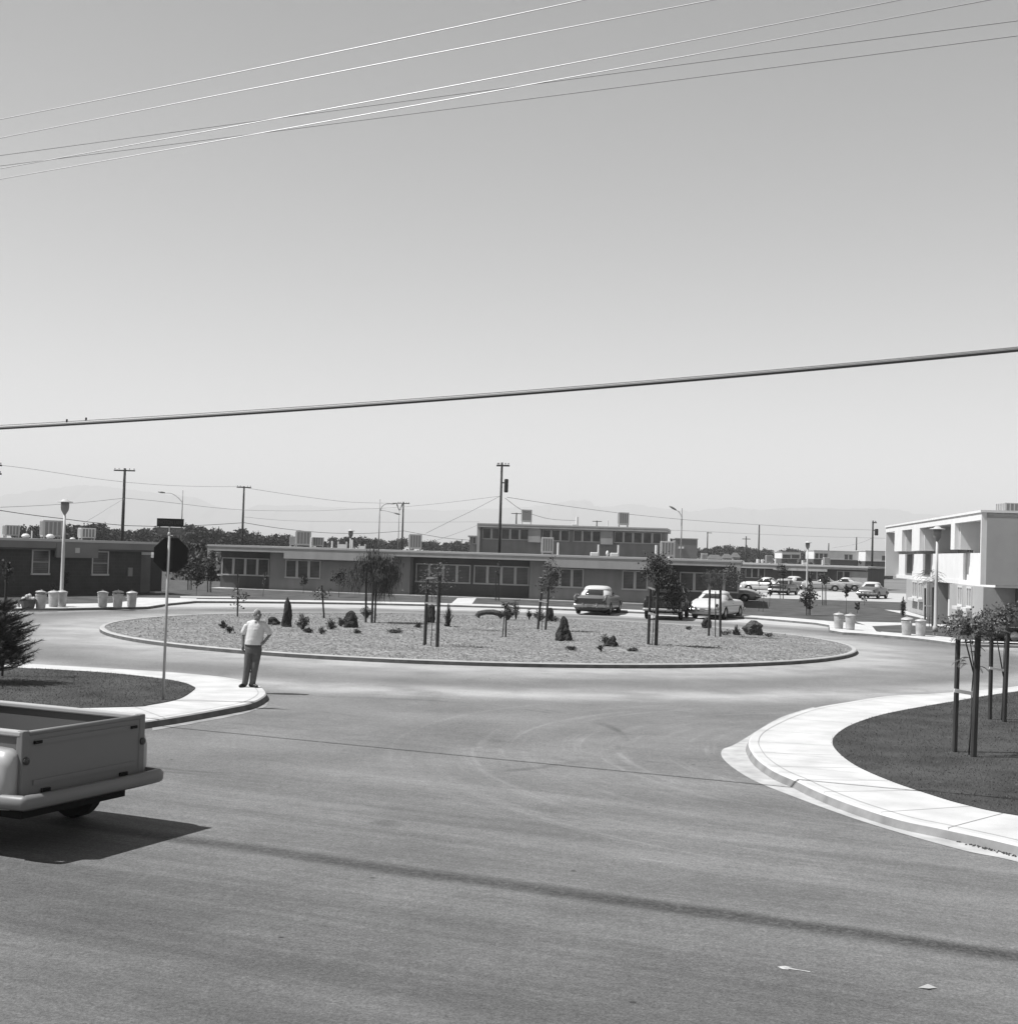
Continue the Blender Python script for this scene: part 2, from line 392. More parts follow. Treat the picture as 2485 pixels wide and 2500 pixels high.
# planted island: kerb ring and gravel
isl = circ(IC, IR, 0, 360 - 360 / 120, 120)
mb = MB(); ri = circ(IC, IR - 0.17, 0, 360 - 360 / 120, 120); rc = circ(IC, IR - 0.03, 0, 360 - 360 / 120, 120)
n = len(isl)
vs = [(p.x, p.y, 0.0) for p in isl] + [(p.x, p.y, .105) for p in isl] + [(p.x, p.y, .13) for p in rc] + [(p.x, p.y, .13) for p in ri] + [(p.x, p.y, .05) for p in ri]
mb.add(vs, [(l * n + i, l * n + (i + 1) % n, (l + 1) * n + (i + 1) % n, (l + 1) * n + i) for l in range(4) for i in range(n)])
ok_ = mb.build('island_kerb', m_conc2, kind='structure'); ok_.data.materials.append(m_kface_shade)
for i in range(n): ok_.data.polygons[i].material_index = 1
def gravel_material():
    m = bpy.data.materials.new('gravel'); m.use_nodes = True; n = m.node_tree; b = n.nodes['Principled BSDF']; L = n.links.new
    b.inputs['Roughness'].default_value = 0.95; b.inputs['Specular IOR Level'].default_value = 0.1
    tc = n.nodes.new('ShaderNodeTexCoord')
    v1 = n.nodes.new('ShaderNodeTexVoronoi'); v1.inputs['Scale'].default_value = 14; L(tc.outputs['Object'], v1.inputs['Vector'])
    sp = n.nodes.new('ShaderNodeSeparateColor'); L(v1.outputs['Color'], sp.inputs[0])
    r = n.nodes.new('ShaderNodeMapRange'); r.inputs[3].default_value = 0.055; r.inputs[4].default_value = 0.275; L(sp.outputs[0], r.inputs[0])
    nz = n.nodes.new('ShaderNodeTexNoise'); nz.inputs['Scale'].default_value = 0.6; nz.inputs['Detail'].default_value = 5; L(tc.outputs['Object'], nz.inputs['Vector'])
    r2 = n.nodes.new('ShaderNodeMapRange'); r2.inputs[1].default_value = .3; r2.inputs[2].default_value = .7; r2.inputs[3].default_value = .85; r2.inputs[4].default_value = 1.15; L(nz.outputs['Fac'], r2.inputs[0])
    mu = n.nodes.new('ShaderNodeMath'); mu.operation = 'MULTIPLY'; L(r.outputs[0], mu.inputs[0]); L(r2.outputs[0], mu.inputs[1])
    cc = n.nodes.new('ShaderNodeCombineXYZ'); [L(mu.outputs[0], cc.inputs[i]) for i in range(3)]; L(cc.outputs[0], b.inputs['Base Color'])
    bp = n.nodes.new('ShaderNodeBump'); bp.inputs['Strength'].default_value = 1.0; bp.inputs['Distance'].default_value = 0.02; bp.invert = True
    L(v1.outputs['Distance'], bp.inputs['Height']); L(bp.outputs[0], b.inputs['Normal'])
    return m
m_gravel = gravel_material()
mb = MB(); K = 60
prev = None; vs = []; fs = []
radii = [0.001, 2, 4, 6, 8, 10, 11.5, 12.7, 13.4, IR - 0.16]
rr_ = random.Random(4)
for k, rd in enumerate(radii):
    for i in range(K):
        a = 2 * PI * i / K
        h = 0.11 + (0.10 * (1 - (rd / IR) ** 2)) + rr_.uniform(-.015, .015) * (0 if k == len(radii) - 1 else 1)
        vs.append((IC.x + rd * math.cos(a), IC.y + rd * math.sin(a), h))
for k in range(len(radii) - 1):
    for i in range(K): fs.append((k * K + i, k * K + (i + 1) % K, (k + 1) * K + (i + 1) % K, (k + 1) * K + i))
mb.add(vs, fs); gv = mb.build('gravel_bed', m_gravel, smooth=True, kind='structure')
# loose stones lying on the bed
mb = MB(); rg = random.Random(7)
for k in range(9000):
    a = rg.uniform(0, 2 * PI); rd = IR * math.sqrt(rg.random()) * .985
    x, y = IC.x + rd * math.cos(a), IC.y + rd * math.sin(a); s = rg.uniform(.02, .055)
    z = 0.11 + 0.10 * (1 - (rd / IR) ** 2)
    t = rg.uniform(0, PI)
    ps = [(x + s * math.cos(t + q * PI / 2), y + s * .8 * math.sin(t + q * PI / 2), z - .01) for q in range(4)] + [(x + rg.uniform(-.01, .01), y, z + s * rg.uniform(.6, 1.1))]
    mb.add(ps, [(0, 1, 4), (1, 2, 4), (2, 3, 4), (3, 0, 4)])
tag(mb.build('loose_gravel', mat('stone_chip', 0.30, .95, .5, 6.0)), 'pale loose stones scattered over the round gravel bed', 'gravel', kind='stuff')

# corner lawns with walks: outlines surveyed from the kerbs
def gp(L_, z=0.13): return [Vector(G(x, y, z)[:2]) for x, y in L_]
LK = [Vector((-80, 44)), Vector((-26, 43.2)), Vector((-20.5, 41.2)), Vector((-16, 37.4))] + \
     gp([(0,1614),(219,1629),(401,1640),(529,1651),(591,1661),(630,1672),(649,1688),(645,1700),(612,1716),(547,1729),(456,1745),(372,1758)]) + \
     [Vector((-6.75, 22.9)), Vector((-7.8, 22.25)), Vector((-9.2, 22.2)), Vector((-12, 23.2)), Vector((-20, 26.8)), Vector((-80, 54 - 8))]
LK[-1] = Vector((-60, 43.0)); LK = LK[1:]
LK[0] = Vector((-60, 43.3)); LK.insert(1, Vector((-26, 43.2)))
lk = catmull([(p.x, p.y, 0) for p in LK], 6); lk = [Vector((p.x, p.y)) for p in lk]
LG = [Vector((-60, 41.5)), Vector((-26.5, 41.4)), Vector((-21.6, 39.8)), Vector((-17.2, 36.0))] + \
     gp([(0,1627),(109,1634),(255,1643),(365,1654),(437,1665),(470,1676),(474,1684),(437,1707),(365,1722),(328,1726)]) + \
     [Vector((-8.1, 25.2)), Vector((-9.5, 25.1)), Vector((-12, 25.6)), Vector((-20, 29.0)), Vector((-58, 44.2 - 4))]
LG[-1] = Vector((-60, 40.9))
lg = catmull([(p.x, p.y, 0) for p in LG], 6); lg = [Vector((p.x, p.y)) for p in lg]
RK = [Vector((60, 44.2)), Vector((24, 43.6)), Vector((19.2, 42.0)), Vector((16.2, 39.4))] + \
     gp([(2485,1675),(2313,1691),(2170,1699),(2068,1714),(1986,1728),(1925,1746),(1872,1769),(1839,1789),(1827,1810),(1833,1830),(1851,1853),(1892,1881),(1945,1904),(1986,1924),(2068,1957),(2191,1996),(2313,2022),(2477,2059)]) + \
     [Vector((6.5, 14.2)), Vector((7.8, 12.9)), Vector((10, 11.6)), Vector((16, 8.8)), Vector((40, -2))]
rk = [Vector((p.x, p.y)) for p in catmull([(p.x, p.y, 0) for p in RK], 6)]
RG = [Vector((60, 42.4)), Vector((25, 41.8)), Vector((20.3, 40.3)), Vector((17.2, 38.2))] + \
     gp([(2485,1689),(2313,1716),(2170,1742),(2088,1767),(2048,1789),(2032,1810),(2043,1834),(2088,1869),(2170,1906),(2272,1941),(2354,1965),(2485,1992)]) + \
     [Vector((8.0, 16.2)), Vector((9.6, 14.9)), Vector((12, 13.6)), Vector((18, 10.8)), Vector((42, 0))]
rgp = [Vector((p.x, p.y)) for p in catmull([(p.x, p.y, 0) for p in RG], 6)]
lk.append(Vector((-60, 42))) if False else None
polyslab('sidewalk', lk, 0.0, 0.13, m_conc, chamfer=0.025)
polyslab('sidewalk', rk + [Vector((60, -4))], 0.0, 0.13, m_conc, chamfer=0.03, kf=m_kface_lit)
polyslab('lawn', lg, 0.1, 0.142, m_lawn)
polyslab('lawn', rgp + [Vector((60, -2))], 0.1, 0.142, m_lawn)
# pale gutter apron at the right corner
RA = gp([(1985,1727),(1900,1755),(1800,1815),(1763,1832),(1770,1859),(1835,1904),(1945,1949),(2068,1994),(2191,2033),(2354,2078),(2485,2106)], 0.0) + [Vector((6.2, 13.9)), Vector((7.6, 12.5)), Vector((16, 8.3))]
RAi = gp([(1990,1729),(1925,1748),(1874,1771),(1842,1791),(1830,1812),(1836,1832),(1892,1884),(1986,1927),(2068,1960),(2191,1999),(2313,2025),(2477,2062)], 0.0) + [Vector((7.2, 14.2)), Vector((8.3, 13.2)), Vector((16.4, 9.2))]
ra = [Vector((p.x, p.y)) for p in catmull([(p.x, p.y, 0) for p in RA], 5)]; rai = [Vector((p.x, p.y)) for p in catmull([(p.x, p.y, 0) for p in RAi], 5)]
sheet(MB(), ra + rai[::-1], 0.005).build('gutter', m_gutter, kind='structure')
LA = gp([(372,1785),(440,1773),(540,1755),(600,1742),(650,1726),(655,1716)], 0.0)
LAi = gp([(372,1770),(456,1758),(547,1742),(612,1729),(640,1716),(648,1706)], 0.0)
sheet(MB(), LA + LAi[::-1], 0.005).build('gutter', mat('gutter_dirt', .36, .9, .3, 3), kind='structure')
# tooled joints in the walks
def joint(P, Q, wd=0.012, z=0.134):
    P = Vector(P[:2]); Q = Vector(Q[:2]); t = (Q - P).normalized(); nn = Vector((-t.y, t.x)) * wd
    return [(P.x - nn.x, P.y - nn.y, z), (Q.x - nn.x, Q.y - nn.y, z), (Q.x + nn.x, Q.y + nn.y, z), (P.x + nn.x, P.y + nn.y, z)]
mb = MB()
def closest(P, poly): return min(poly, key=lambda q: (q - P).length)
for poly, gpoly, st in ((rk, rgp, 8), (lk, lg, 8)):
    for i in range(24, len(poly) - 12, st):
        a = poly[i]; b_ = closest(a, gpoly); mb.add(joint(a, b_, .006), [(0, 1, 2, 3)])
    lo = offset(poly, .17 if poly is lk else .17, False)
    if (lo[len(lo)//2] - closest(lo[len(lo)//2], gpoly)).length > (poly[len(lo)//2] - closest(poly[len(lo)//2], gpoly)).length: lo = offset(poly, -.17, False)
    for i in range(20, len(lo) - 10): mb.add(joint(lo[i], lo[i + 1], .006), [(0, 1, 2, 3)])
mb.build('sidewalk_joints', m_joint, kind='structure')
# dirt washed along the foot of the right kerb
mb = MB(); rg = random.Random(31)
kb = gp([(1900,1895),(1986,1935),(2068,1975),(2191,2016),(2313,2049),(2477,2092)], 0.0)
for k in range(420):
    i = rg.randrange(len(kb) - 1); t = rg.random() ** .7; p = kb[i].lerp(kb[i + 1], t)
    x, y = p.x + rg.gauss(0, .03), p.y + rg.gauss(0, .03); s = rg.uniform(.006, .022)
    mb.add([(x - s, y - s, .007), (x + s, y - s * .6, .007), (x + s * .3, y + s, .007), (x, y, .007 + s * .8)], [(0, 1, 3), (1, 2, 3), (2, 0, 3)])
tag(mb.build('leaf_litter', mat('litter', .08, .9)), 'dark crumbs of litter lying along the right kerb', 'litter', kind='stuff')

# blades of grass on the two near lawns
def inside(pts, x, y):
    c = False; n = len(pts); j = n - 1
    for i in range(n):
        if (pts[i].y > y) != (pts[j].y > y) and x < (pts[j].x - pts[i].x) * (y - pts[i].y) / (pts[j].y - pts[i].y) + pts[i].x: c = not c
        j = i
    return c
def blades(poly, x0, x1, y0, y1, n, seed, label):
    rg = random.Random(seed); v = []; f = []
    for k in range(n):
        x = rg.uniform(x0, x1); y = rg.uniform(y0, y1)
        if not inside(poly, x, y): continue
        x += rg.gauss(0, .022); y += rg.gauss(0, .022)
        a = rg.uniform(0, PI); h = rg.uniform(.012, .030); wd = rg.uniform(.004, .008); lx, ly = rg.uniform(-.02, .02), rg.uniform(-.02, .02)
        i = len(v); v += [(x - math.cos(a) * wd, y - math.sin(a) * wd, .14), (x + math.cos(a) * wd, y + math.sin(a) * wd, .14), (x + lx, y + ly, .14 + h)]; f.append((i, i + 1, i + 2))
    me = bpy.data.meshes.new('grass'); me.from_pydata(v, [], f); me.materials.append(m_blade)
    o = bpy.data.objects.new('grass', me); COL.objects.link(o); tag(o, label, 'grass', kind='stuff')
blades(rgp, 4.5, 16, 13, 38, 120000, 5, 'short mown grass on the right corner lawn')
blades(lg, -18, -5, 22, 37, 90000, 6, 'short mown grass on the left corner lawn')

# painted survey mark and a scrap of paper on the near road
a = G(1898, 2362); t = Vector((0.911, -0.412, 0)); nn = Vector((0.412, 0.911, 0))
pts = [a, a + t * .05 - nn * .045, a + t * .10 - nn * .035, a + t * .085 - nn * .012, a + t * .26 - nn * .008, a + t * .26 + nn * .010, a + t * .085 + nn * .014, a + t * .11 + nn * .04, a + t * .05 + nn * .05]
tag(sheet(MB(), pts, 0.004).build('road_mark', mat('white_paint', .6, .8, .3, 20)), 'small white painted arrow on the asphalt near the bottom right', 'road mark')
a = G(2263, 2414); mb = MB().add([a + Vector((-.07, 0, .004)), a + Vector((.0, -.04, .012)), a + Vector((.08, .01, .004)), a + Vector((.02, .05, .02))], [(0, 1, 2, 3)])
tag(mb.build('paper_scrap', mat('scrap_paper', .5, .8)), 'small pale scrap of paper lying on the near asphalt', 'scrap')
# ================================================================== buildings
m_fascia = mat('fascia_stucco', 0.50, .9, .12, 1.4, bump=.2, bscale=20, stretch=(1, 1, .25))
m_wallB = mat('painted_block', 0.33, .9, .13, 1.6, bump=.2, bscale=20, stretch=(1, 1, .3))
m_wallD = mat('painted_block_shaded', 0.14, .9, .12, 1.6, bump=.2, bscale=20, stretch=(1, 1, .3))  # darker copy of the block paint; porch and recess shade put into it
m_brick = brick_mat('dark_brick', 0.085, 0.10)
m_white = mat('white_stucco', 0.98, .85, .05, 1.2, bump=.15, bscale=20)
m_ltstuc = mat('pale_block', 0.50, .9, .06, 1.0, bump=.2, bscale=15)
m_frame = mat('window_frame_paint', 0.62, .6)
m_frame_w = mat('white_trim', 0.8, .6)
m_cap = mat('roof_edge_metal', 0.6, .6)
m_roof = mat('roof_gravel', 0.5, .95, .15, 3.0)
m_dark = mat('dark_opening', 0.03, .9)
m_door = mat('door_paint', 0.10, .6)
m_green = mat('grey_green_metal', .33, .6)
def blind_mat():
    m = bpy.data.materials.new('blinds_behind_glass'); m.use_nodes = True; n = m.node_tree; b = n.nodes['Principled BSDF']; L = n.links.new
    b.inputs['Roughness'].default_value = 0.25; b.inputs['Specular IOR Level'].default_value = 0.35
    tc = n.nodes.new('ShaderNodeTexCoord'); wv = n.nodes.new('ShaderNodeTexWave'); wv.bands_direction = 'Z'; wv.inputs['Scale'].default_value = 3.2
    wv.inputs['Distortion'].default_value = 0.0; L(tc.outputs['Object'], wv.inputs['Vector'])
    nz = n.nodes.new('ShaderNodeTexNoise'); nz.inputs['Scale'].default_value = .9; L(tc.outputs['Object'], nz.inputs['Vector'])
    r = n.nodes.new('ShaderNodeMapRange'); r.inputs[3].default_value = .045; r.inputs[4].default_value = .085; L(wv.outputs['Fac'], r.inputs[0])
    r2 = n.nodes.new('ShaderNodeMapRange'); r2.inputs[1].default_value = .3; r2.inputs[2].default_value = .7; r2.inputs[3].default_value = .6; r2.inputs[4].default_value = 1.4; L(nz.outputs['Fac'], r2.inputs[0])
    mu = n.nodes.new('ShaderNodeMath'); mu.operation = 'MULTIPLY'; L(r.outputs[0], mu.inputs[0]); L(r2.outputs[0], mu.inputs[1])
    cc = n.nodes.new('ShaderNodeCombineXYZ'); [L(mu.outputs[0], cc.inputs[i]) for i in range(3)]; L(cc.outputs[0], b.inputs['Base Color'])
    return m
m_glass = blind_mat()
m_pipe = mat('white_pipe', .85, .5)
m_galv = mat('galvanised', .62, .5, .2, 4.0, metal=.15)
m_louv = mat('cooler_metal', .52, .55, .06, 3.0)

def window(root, u0, u1, z0, z1, n, v=0.0, fr=m_frame, bar=.075, mull=.18, sash=False):
    """frame of bars standing proud of the wall plane v (towards -y), panes set inside it"""
    mb = MB(); y0, y1 = v - .05, v + .02
    mb.box(u0, u1, y0, y1, z1 - bar, z1); mb.box(u0 - .03, u1 + .03, y0 - .04, y1, z0 - .02, z0 + bar)
    mb.box(u0, u0 + bar, y0, y1, z0 + bar, z1 - bar); mb.box(u1 - bar, u1, y0, y1, z0 + bar, z1 - bar)
    wd = (u1 - u0 - 2 * bar - (n - 1) * mull) / n; xs = []
    for k in range(n):
        a = u0 + bar + k * (wd + mull); xs.append((a, a + wd))
        if k < n - 1: mb.box(a + wd, a + wd + mull, y0, y1, z0 + bar, z1 - bar)
        if sash: mb.box(a, a + wd, y0 + .02, y1 - .01, (z0 + z1) / 2 - .016, (z0 + z1) / 2 + .016)
    f = mb.build('window', fr, root)
    for a, b_ in xs: MB().box(a, b_, v - .012, v + .0, z0 + bar, z1 - bar).build('pane', m_glass, f)
    return f

class Facade:
    """local frame: x along the front, y into the building, z up"""
    def __init__(s, A, B):
        s.A = Vector((A[0], A[1])); d = Vector((B[0] - A[0], B[1] - A[1])); s.len = d.length; s.d = d / s.len
        s.rz = math.atan2(s.d.y, s.d.x); s.n = Vector((-s.d.y, s.d.x))
    def u(s, px, py, v=0.0):
        return onplane(px, py, s.A + s.n * v, s.d)[0]
    def z(s, px, py, v=0.0):
        return onplane(px, py, s.A + s.n * v, s.d)[1]
    def P(s, u, v, z): 
        q = s.A + s.d * u + s.n * v; return Vector((q.x, q.y, z))

# ---------------- long single-storey block across the middle
A_ = W(534, 1436, 95.0); B_ = W(1809, 1470, 88.6)
FB = Facade(A_, B_)
bB = thing('housing_block', 'long low flat-roofed stucco block across the middle behind the round island', 'building', (A_.x, A_.y, 0), FB.rz)
# fascia plane stands 0.75 m in front of the walls, porches 1.3 m behind them
FV = -0.75; WV = 0.0; PV = 0.9
uL = FB.u(507, 1335, FV); uR = FB.u(1808, 1375, FV); u1 = FB.u(693, 1350, FV); u2 = FB.u(962, 1355, FV); u3 = FB.u(1333, 1365, FV); u4 = FB.u(1617, 1380, FV)
ZT = 3.16; ZC = 3.03
mb = MB(); mb.box(uL - .03, uR + .03, FV - .03, 13.0, ZC, ZT); mb.build('roof', m_cap, bB)
mb = MB()
zs = FB.z(600, 1346.5, FV); zd = FB.z(740, 1365, FV)
segs = [(uL, u1, zs), (u1, u2, zd), (u2, u3, zs), (u3, u4, zd), (u4, uR, zs)]
for a, b_, z in segs: mb.box(a, b_, FV, FV + .16, z, ZC - .002)
mb.box(uL, uL + .2, FV + .001, 12.9, zs - .0, ZC - .002); mb.box(uL, uL + .22, FV + .001, FV + .3, FB.z(510, 1363, FV), zs)
mb.box(uR - .2, uR, FV + .001, 12.9, zs, ZC - .002); mb.box(uR - .25, uR, FV + .001, FV + .3, FB.z(1812, 1402, FV), zs)
mb.build('fascia', m_fascia, bB)
MB().box(uL + .2, uR - .2, FV + .17, 12.8, ZC - .18, ZC - .004).build('soffit', m_wallB, bB)
# walls: list of (px0, px1, depth)
wl = MB(); wd_ = MB()
ua = FB.u(526, 1400); ub = FB.u(658, 1400); uc = FB.u(1001, 1400); ud = FB.u(1293, 1400); ue = FB.u(1640, 1400); uf = FB.u(1800, 1400)
ZW = ZC - .19
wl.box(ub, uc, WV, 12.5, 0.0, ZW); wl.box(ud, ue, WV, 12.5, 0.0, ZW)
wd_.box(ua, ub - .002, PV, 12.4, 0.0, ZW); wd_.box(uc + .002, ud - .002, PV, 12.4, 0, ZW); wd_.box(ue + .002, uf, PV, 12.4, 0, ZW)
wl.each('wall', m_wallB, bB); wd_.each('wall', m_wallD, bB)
# left wing wall stub and sloped return
MB().box(ua - .02, ua + .22, FV + .2, PV - .002, 0, ZW).build('wing_wall', m_wallB, bB) if False else None
def wz(px, py, v): return FB.z(px, py, v)
z1_, z0_ = 2.27, 1.03
window(bB, FB.u(541, 1400, PV), FB.u(657, 1400, PV), 1.05, 2.28, 4, PV)
window(bB, FB.u(697, 1390), FB.u(783, 1390), 1.02, 2.28, 3)
window(bB, FB.u(872, 1400), FB.u(893, 1400), 1.1, 2.0, 1)
window(bB, FB.u(1015.5, 1400, PV), FB.u(1149, 1400, PV), 1.03, 2.30, 4, PV)
window(bB, FB.u(1157, 1400, PV), FB.u(1292, 1400, PV), 1.03, 2.30, 4, PV)
window(bB, FB.u(1338, 1410), FB.u(1425, 1410), 1.02, 2.28, 3)
window(bB, FB.u(1519, 1410), FB.u(1581, 1410), 1.02, 2.28, 2)
window(bB, FB.u(1659, 1420, PV), FB.u(1803, 1420, PV), 1.03, 2.30, 4, PV)
MB().box(FB.u(1001.5, 1400), FB.u(1013, 1400), PV - .04, PV + .01, .14, 2.42).build('door', m_door, bB)
MB().box(uL + .3, uR - .2, FV - .1, PV - .01, 0.10, .17).build('porch_slab', m_conc, bB)
# small fixtures on the wall
MB().box(FB.u(534, 1405), FB.u(545, 1405), -.3, -.1, 1.0, 1.12).build('window_ledge', m_white, bB)

# ---------------- dark brick block on the left
A_ = W(342, 1449, 80.9); B_ = W(0, 1453.5, 72.4)
A2 = Vector((B_.x, B_.y)); D2 = Vector((A_.x - B_.x, A_.y - B_.y))
FA = Facade(A2 - D2 * 0.6, A2 + D2)          # runs from beyond the frame edge to its far corner
bA = thing('housing_block', 'low dark brick block at the left edge behind the rubbish bins', 'building', (FA.A.x, FA.A.y, 0), FA.rz)
LA_ = FA.len; FV = -0.55
ZT = FA.z(100, 1314.3, FV); ZT = 3.2
uend = FA.u(400, 1330, FV)
MB().box(-.02, uend + .02, FV - .03, 12.0, ZT - .13, ZT).build('roof', m_cap, bA)
mb = MB(); zs = 2.62
mb.box(0, uend, FV, FV + .15, FA.z(330, 1343, FV), ZT - .132); mb.box(0, .15, FV + .001, 11.9, 2.6, ZT - .132); mb.box(uend - .15, uend, FV + .001, 11.9, 2.6, ZT - .132)
ug0, ug1 = FA.u(138, 1340, FV), FA.u(240, 1340, FV)
mb.box(ug0, ug1, FV - .025, FV + .12, FA.z(190, 1362, FV), ZT - .20)
mb.build('fascia', mat('fascia_grey', .25, .9, .08, 1.0), bA)
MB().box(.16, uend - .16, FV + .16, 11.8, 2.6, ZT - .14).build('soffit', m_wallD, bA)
MB().box(.1, LA_, 0, 11.6, 0, 2.598).build('wall', m_brick, bA)
uq = FA.u(366, 1400, 1.6)
mb = MB(); mb.box(LA_ + .002, FA.u(367, 1400, 1.0), 1.0, 11.5, 0, 2.598); mb.build('wall', m_ltstuc if False else mat('entry_wall', .2, .9, .1, 2), bA)
MB().box(FA.u(367, 1400, 1.0) + .002, uend - .1, 1.15, 11.4, 0, 2.598).build('wall', m_door, bA)
MB().box(FA.u(369, 1400, 1.0), FA.u(398, 1400, 1.0), 1.09, 1.148, .16, 2.25).build('door', mat('dark_door', .05, .6), bA)
MB().box(LA_ + .002, uend - .2, .3, .5, FA.z(360, 1354.5, .3), FA.z(360, 1348, .3)).build('door_canopy', m_white, bA)
MB().box(FA.u(367, 1400, 1.0), FA.u(399, 1400, 1.0), .55, 1.08, .12, .2).build('door_step', m_white, bA)
fw = mat('pale_frame', .62, .6)
window(bA, FA.u(76, 1380), FA.u(120, 1380), FA.z(98, 1403, 0), FA.z(98, 1341, 0), 1, 0, fw, bar=.08, sash=True)
window(bA, FA.u(223, 1380), FA.u(264, 1380), FA.z(243, 1404.5, 0), FA.z(243, 1345, 0), 1, 0, fw, bar=.08, sash=True)
a = FA.u(182, 1345, FV); mb = MB()
MB().box(a, FA.u(193, 1345, FV), FV - .06, FV - .03, FA.z(187, 1350, FV), FA.z(187, 1337.5, FV)).build('vent', fw, bA)
MB().box(FA.u(311, 1396), FA.u(321.5, 1396), -.08, 0, FA.z(316, 1407, 0), FA.z(316, 1386, 0)).build('meter_box', mat('meter_grey', .32, .6), bA)

# ---------------- two-storey block showing over the roof of the long one
A_ = W(1172, 1340, 143.0); B_ = W(1621, 1340, 140.0)
FF = Facade(A_, B_)
bF = thing('two_storey_block', 'two-storey flat-roofed block seen over the roof of the long middle block', 'building', (A_.x, A_.y, 0), FF.rz)
ZT = 6.2; LF = FF.len
MB().box(-.3, LF + .3, -.5, 9, ZT - .14, ZT).build('roof', m_cap, bF)
mb = MB().box(-.3, LF + .3, -.48, 8.9, ZT - .42, ZT - .142); mb.box(-.3, 0, -.4, 0, 3.0, ZT - .43); mb.build('fascia', m_fascia, bF)
MB().box(0, LF, 0, 8.7, 0, ZT - .422).build('wall', m_wallB, bF)
def fz(px, py): return FF.z(px, py)
for (a, b_, n_) in ((1178, 1291, 5), (1324, 1390, 3), (1400, 1467, 3), (1500, 1615, 5)):
    window(bF, FF.u(a, 1300), FF.u(b_, 1300), 4.55, 5.72, n_, 0, m_frame, mull=.22)
mb = MB(); mb.box(FF.u(1291, 1300), FF.u(1321, 1300), -.35, -.002, 4.35, 5.75); mb.box(FF.u(1467, 1300), FF.u(1497, 1300), -.35, -.002, 4.35, 5.75)
mb.each('wall_panel', m_fascia, bF)
A_ = W(1146, 1340, 150)
bS = thing('housing_block', 'small flat-roofed wing just left of the two-storey block', 'building', (A_.x, A_.y, 0), 0)
x1 = W(1171, 1340, 150).x - A_.x
MB().box(0, x1, 0, 8, 0, W(1150, 1311, 150).z).build('wall', m_wallB, bS); MB().box(-.2, x1, -.2, 8, W(1150, 1311, 150).z + .002, W(1150, 1307.5, 150).z).build('roof', m_cap, bS)
window(bS, .35, x1 - .1, W(1150, 1328, 150).z, W(1150, 1309, 150).z - .05, 2, 0)
A_ = W(1648, 1340, 136)
bS = thing('stair_block', 'plain grey windowless block right of the two-storey block', 'building', (A_.x, A_.y, 0), R(-2))
x1 = W(1702, 1340, 136).x - A_.x; zt = W(1675, 1316.5, 136).z
MB().box(0, x1, 0, 6, 0, zt).build('wall', mat('stair_grey', .26, .9, .08, 1.), bS); MB().box(-.05, x1 + .05, -.05, 6.05, zt + .002, zt + .1).build('parapet', m_fascia, bS)
MB().box(.35, .85, -.18, -.002, zt - .95, zt - .75).build('wall_lamp', m_white, bS)

# ---------------- low block further off on the right
A_ = W(1812, 1430, 172); B_ = W(2112, 1430, 165)
FE = Facade(A_, B_)
bE = thing('housing_block', 'distant low block beyond the parked cars on the right', 'building', (A_.x, A_.y, 0), FE.rz)
ZT = FE.z(1960, 1378.5, -.8); LE = FE.len
MB().box(-14, LE + .5, -.9, 11, ZT - .2, ZT).build('roof', m_cap, bE)
mb = MB()
for a, b_, yb in ((-14, FE.u(1892, 1390), 1387), (FE.u(1892, 1390), FE.u(2023, 1390), 1395), (FE.u(2023, 1390), LE + .4, 1393)):
    z = FE.z(1840, yb, -.8) if yb == 1387 else FE.z(1960, 1394, -.8) if yb == 1395 else FE.z(2060, 1391, -.8)
    mb.box(a, b_, -.8, -.6, z, ZT - .202)
mb.build('fascia', m_fascia, bE)
MB().box(-13.8, LE, 0, 10.8, 0, ZT - .3).build('wall', m_wallD, bE)
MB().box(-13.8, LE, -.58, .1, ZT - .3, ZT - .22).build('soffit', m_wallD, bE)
for a, b_, n_ in ((1820, 1867, 3), (1977, 2012, 2), (2043, 2109, 4), (1918, 1934, 1)):
    window(bE, FE.u(a, 1400), FE.u(b_, 1400), .95, 2.2, n_, 0, m_frame, sash=False)
MB().box(LE - 1.6, LE + .3, -.5, -.003, .1, 2.2).build('wing_wall', m_fascia, bE)

# ---------------- far two-storey rows behind it
def farblock(px0, px1, ytop, ysplit, ybase, Y, label, wins, dark_low=True, name='two_storey_block', dep=8):
    a = W(px0, ybase, Y); b_ = W(px1, ybase, Y)
    r = thing(name, label, 'building', (a.x, Y, 0), 0); x1 = b_.x - a.x
    pc = (px0 + px1) / 2
    zt = W(pc, ytop, Y).z; zs_ = W(pc, ysplit, Y).z
    MB().box(0, x1, -.3, dep, zs_, zt - .15).build('upper_wall', m_white if dark_low else m_ltstuc, r)
    MB().box(-.1, x1 + .1, -.4, dep + .1, zt - .148, zt).build('roof', m_cap, r)
    MB().box(0, x1, 0, dep, 0, zs_ - .002).build('lower_wall', m_wallD, r)
    for (p0, p1, q0, q1, n_) in wins:
        window(r, W(p0, q0, Y).x - a.x, W(p1, q0, Y).x - a.x, W(p0, q1, Y).z, W(p0, q0, Y).z, n_, -.3, m_frame_w if False else m_frame, bar=.1, mull=.25, sash=False)
    return r
farblock(1907, 1953, 1347.5, 1364, 1400, 300, 'far two-storey block with a white open balcony frame', [(1909, 1930, 1353, 1364, 1), (1931, 1952, 1353, 1364, 1)])
farblock(1985, 2110, 1345, 1366.5, 1400, 296, 'far two-storey block with white upper walls left of the dark transformer pole', [(1988, 2020, 1350, 1364, 3), (2060, 2081, 1353, 1367, 2), (2094, 2112, 1353, 1367, 2)])
farblock(2111, 2180, 1345, 1371, 1400, 290, 'far two-storey block partly hidden by the big white building', [(2151, 2166, 1356, 1369, 1)])

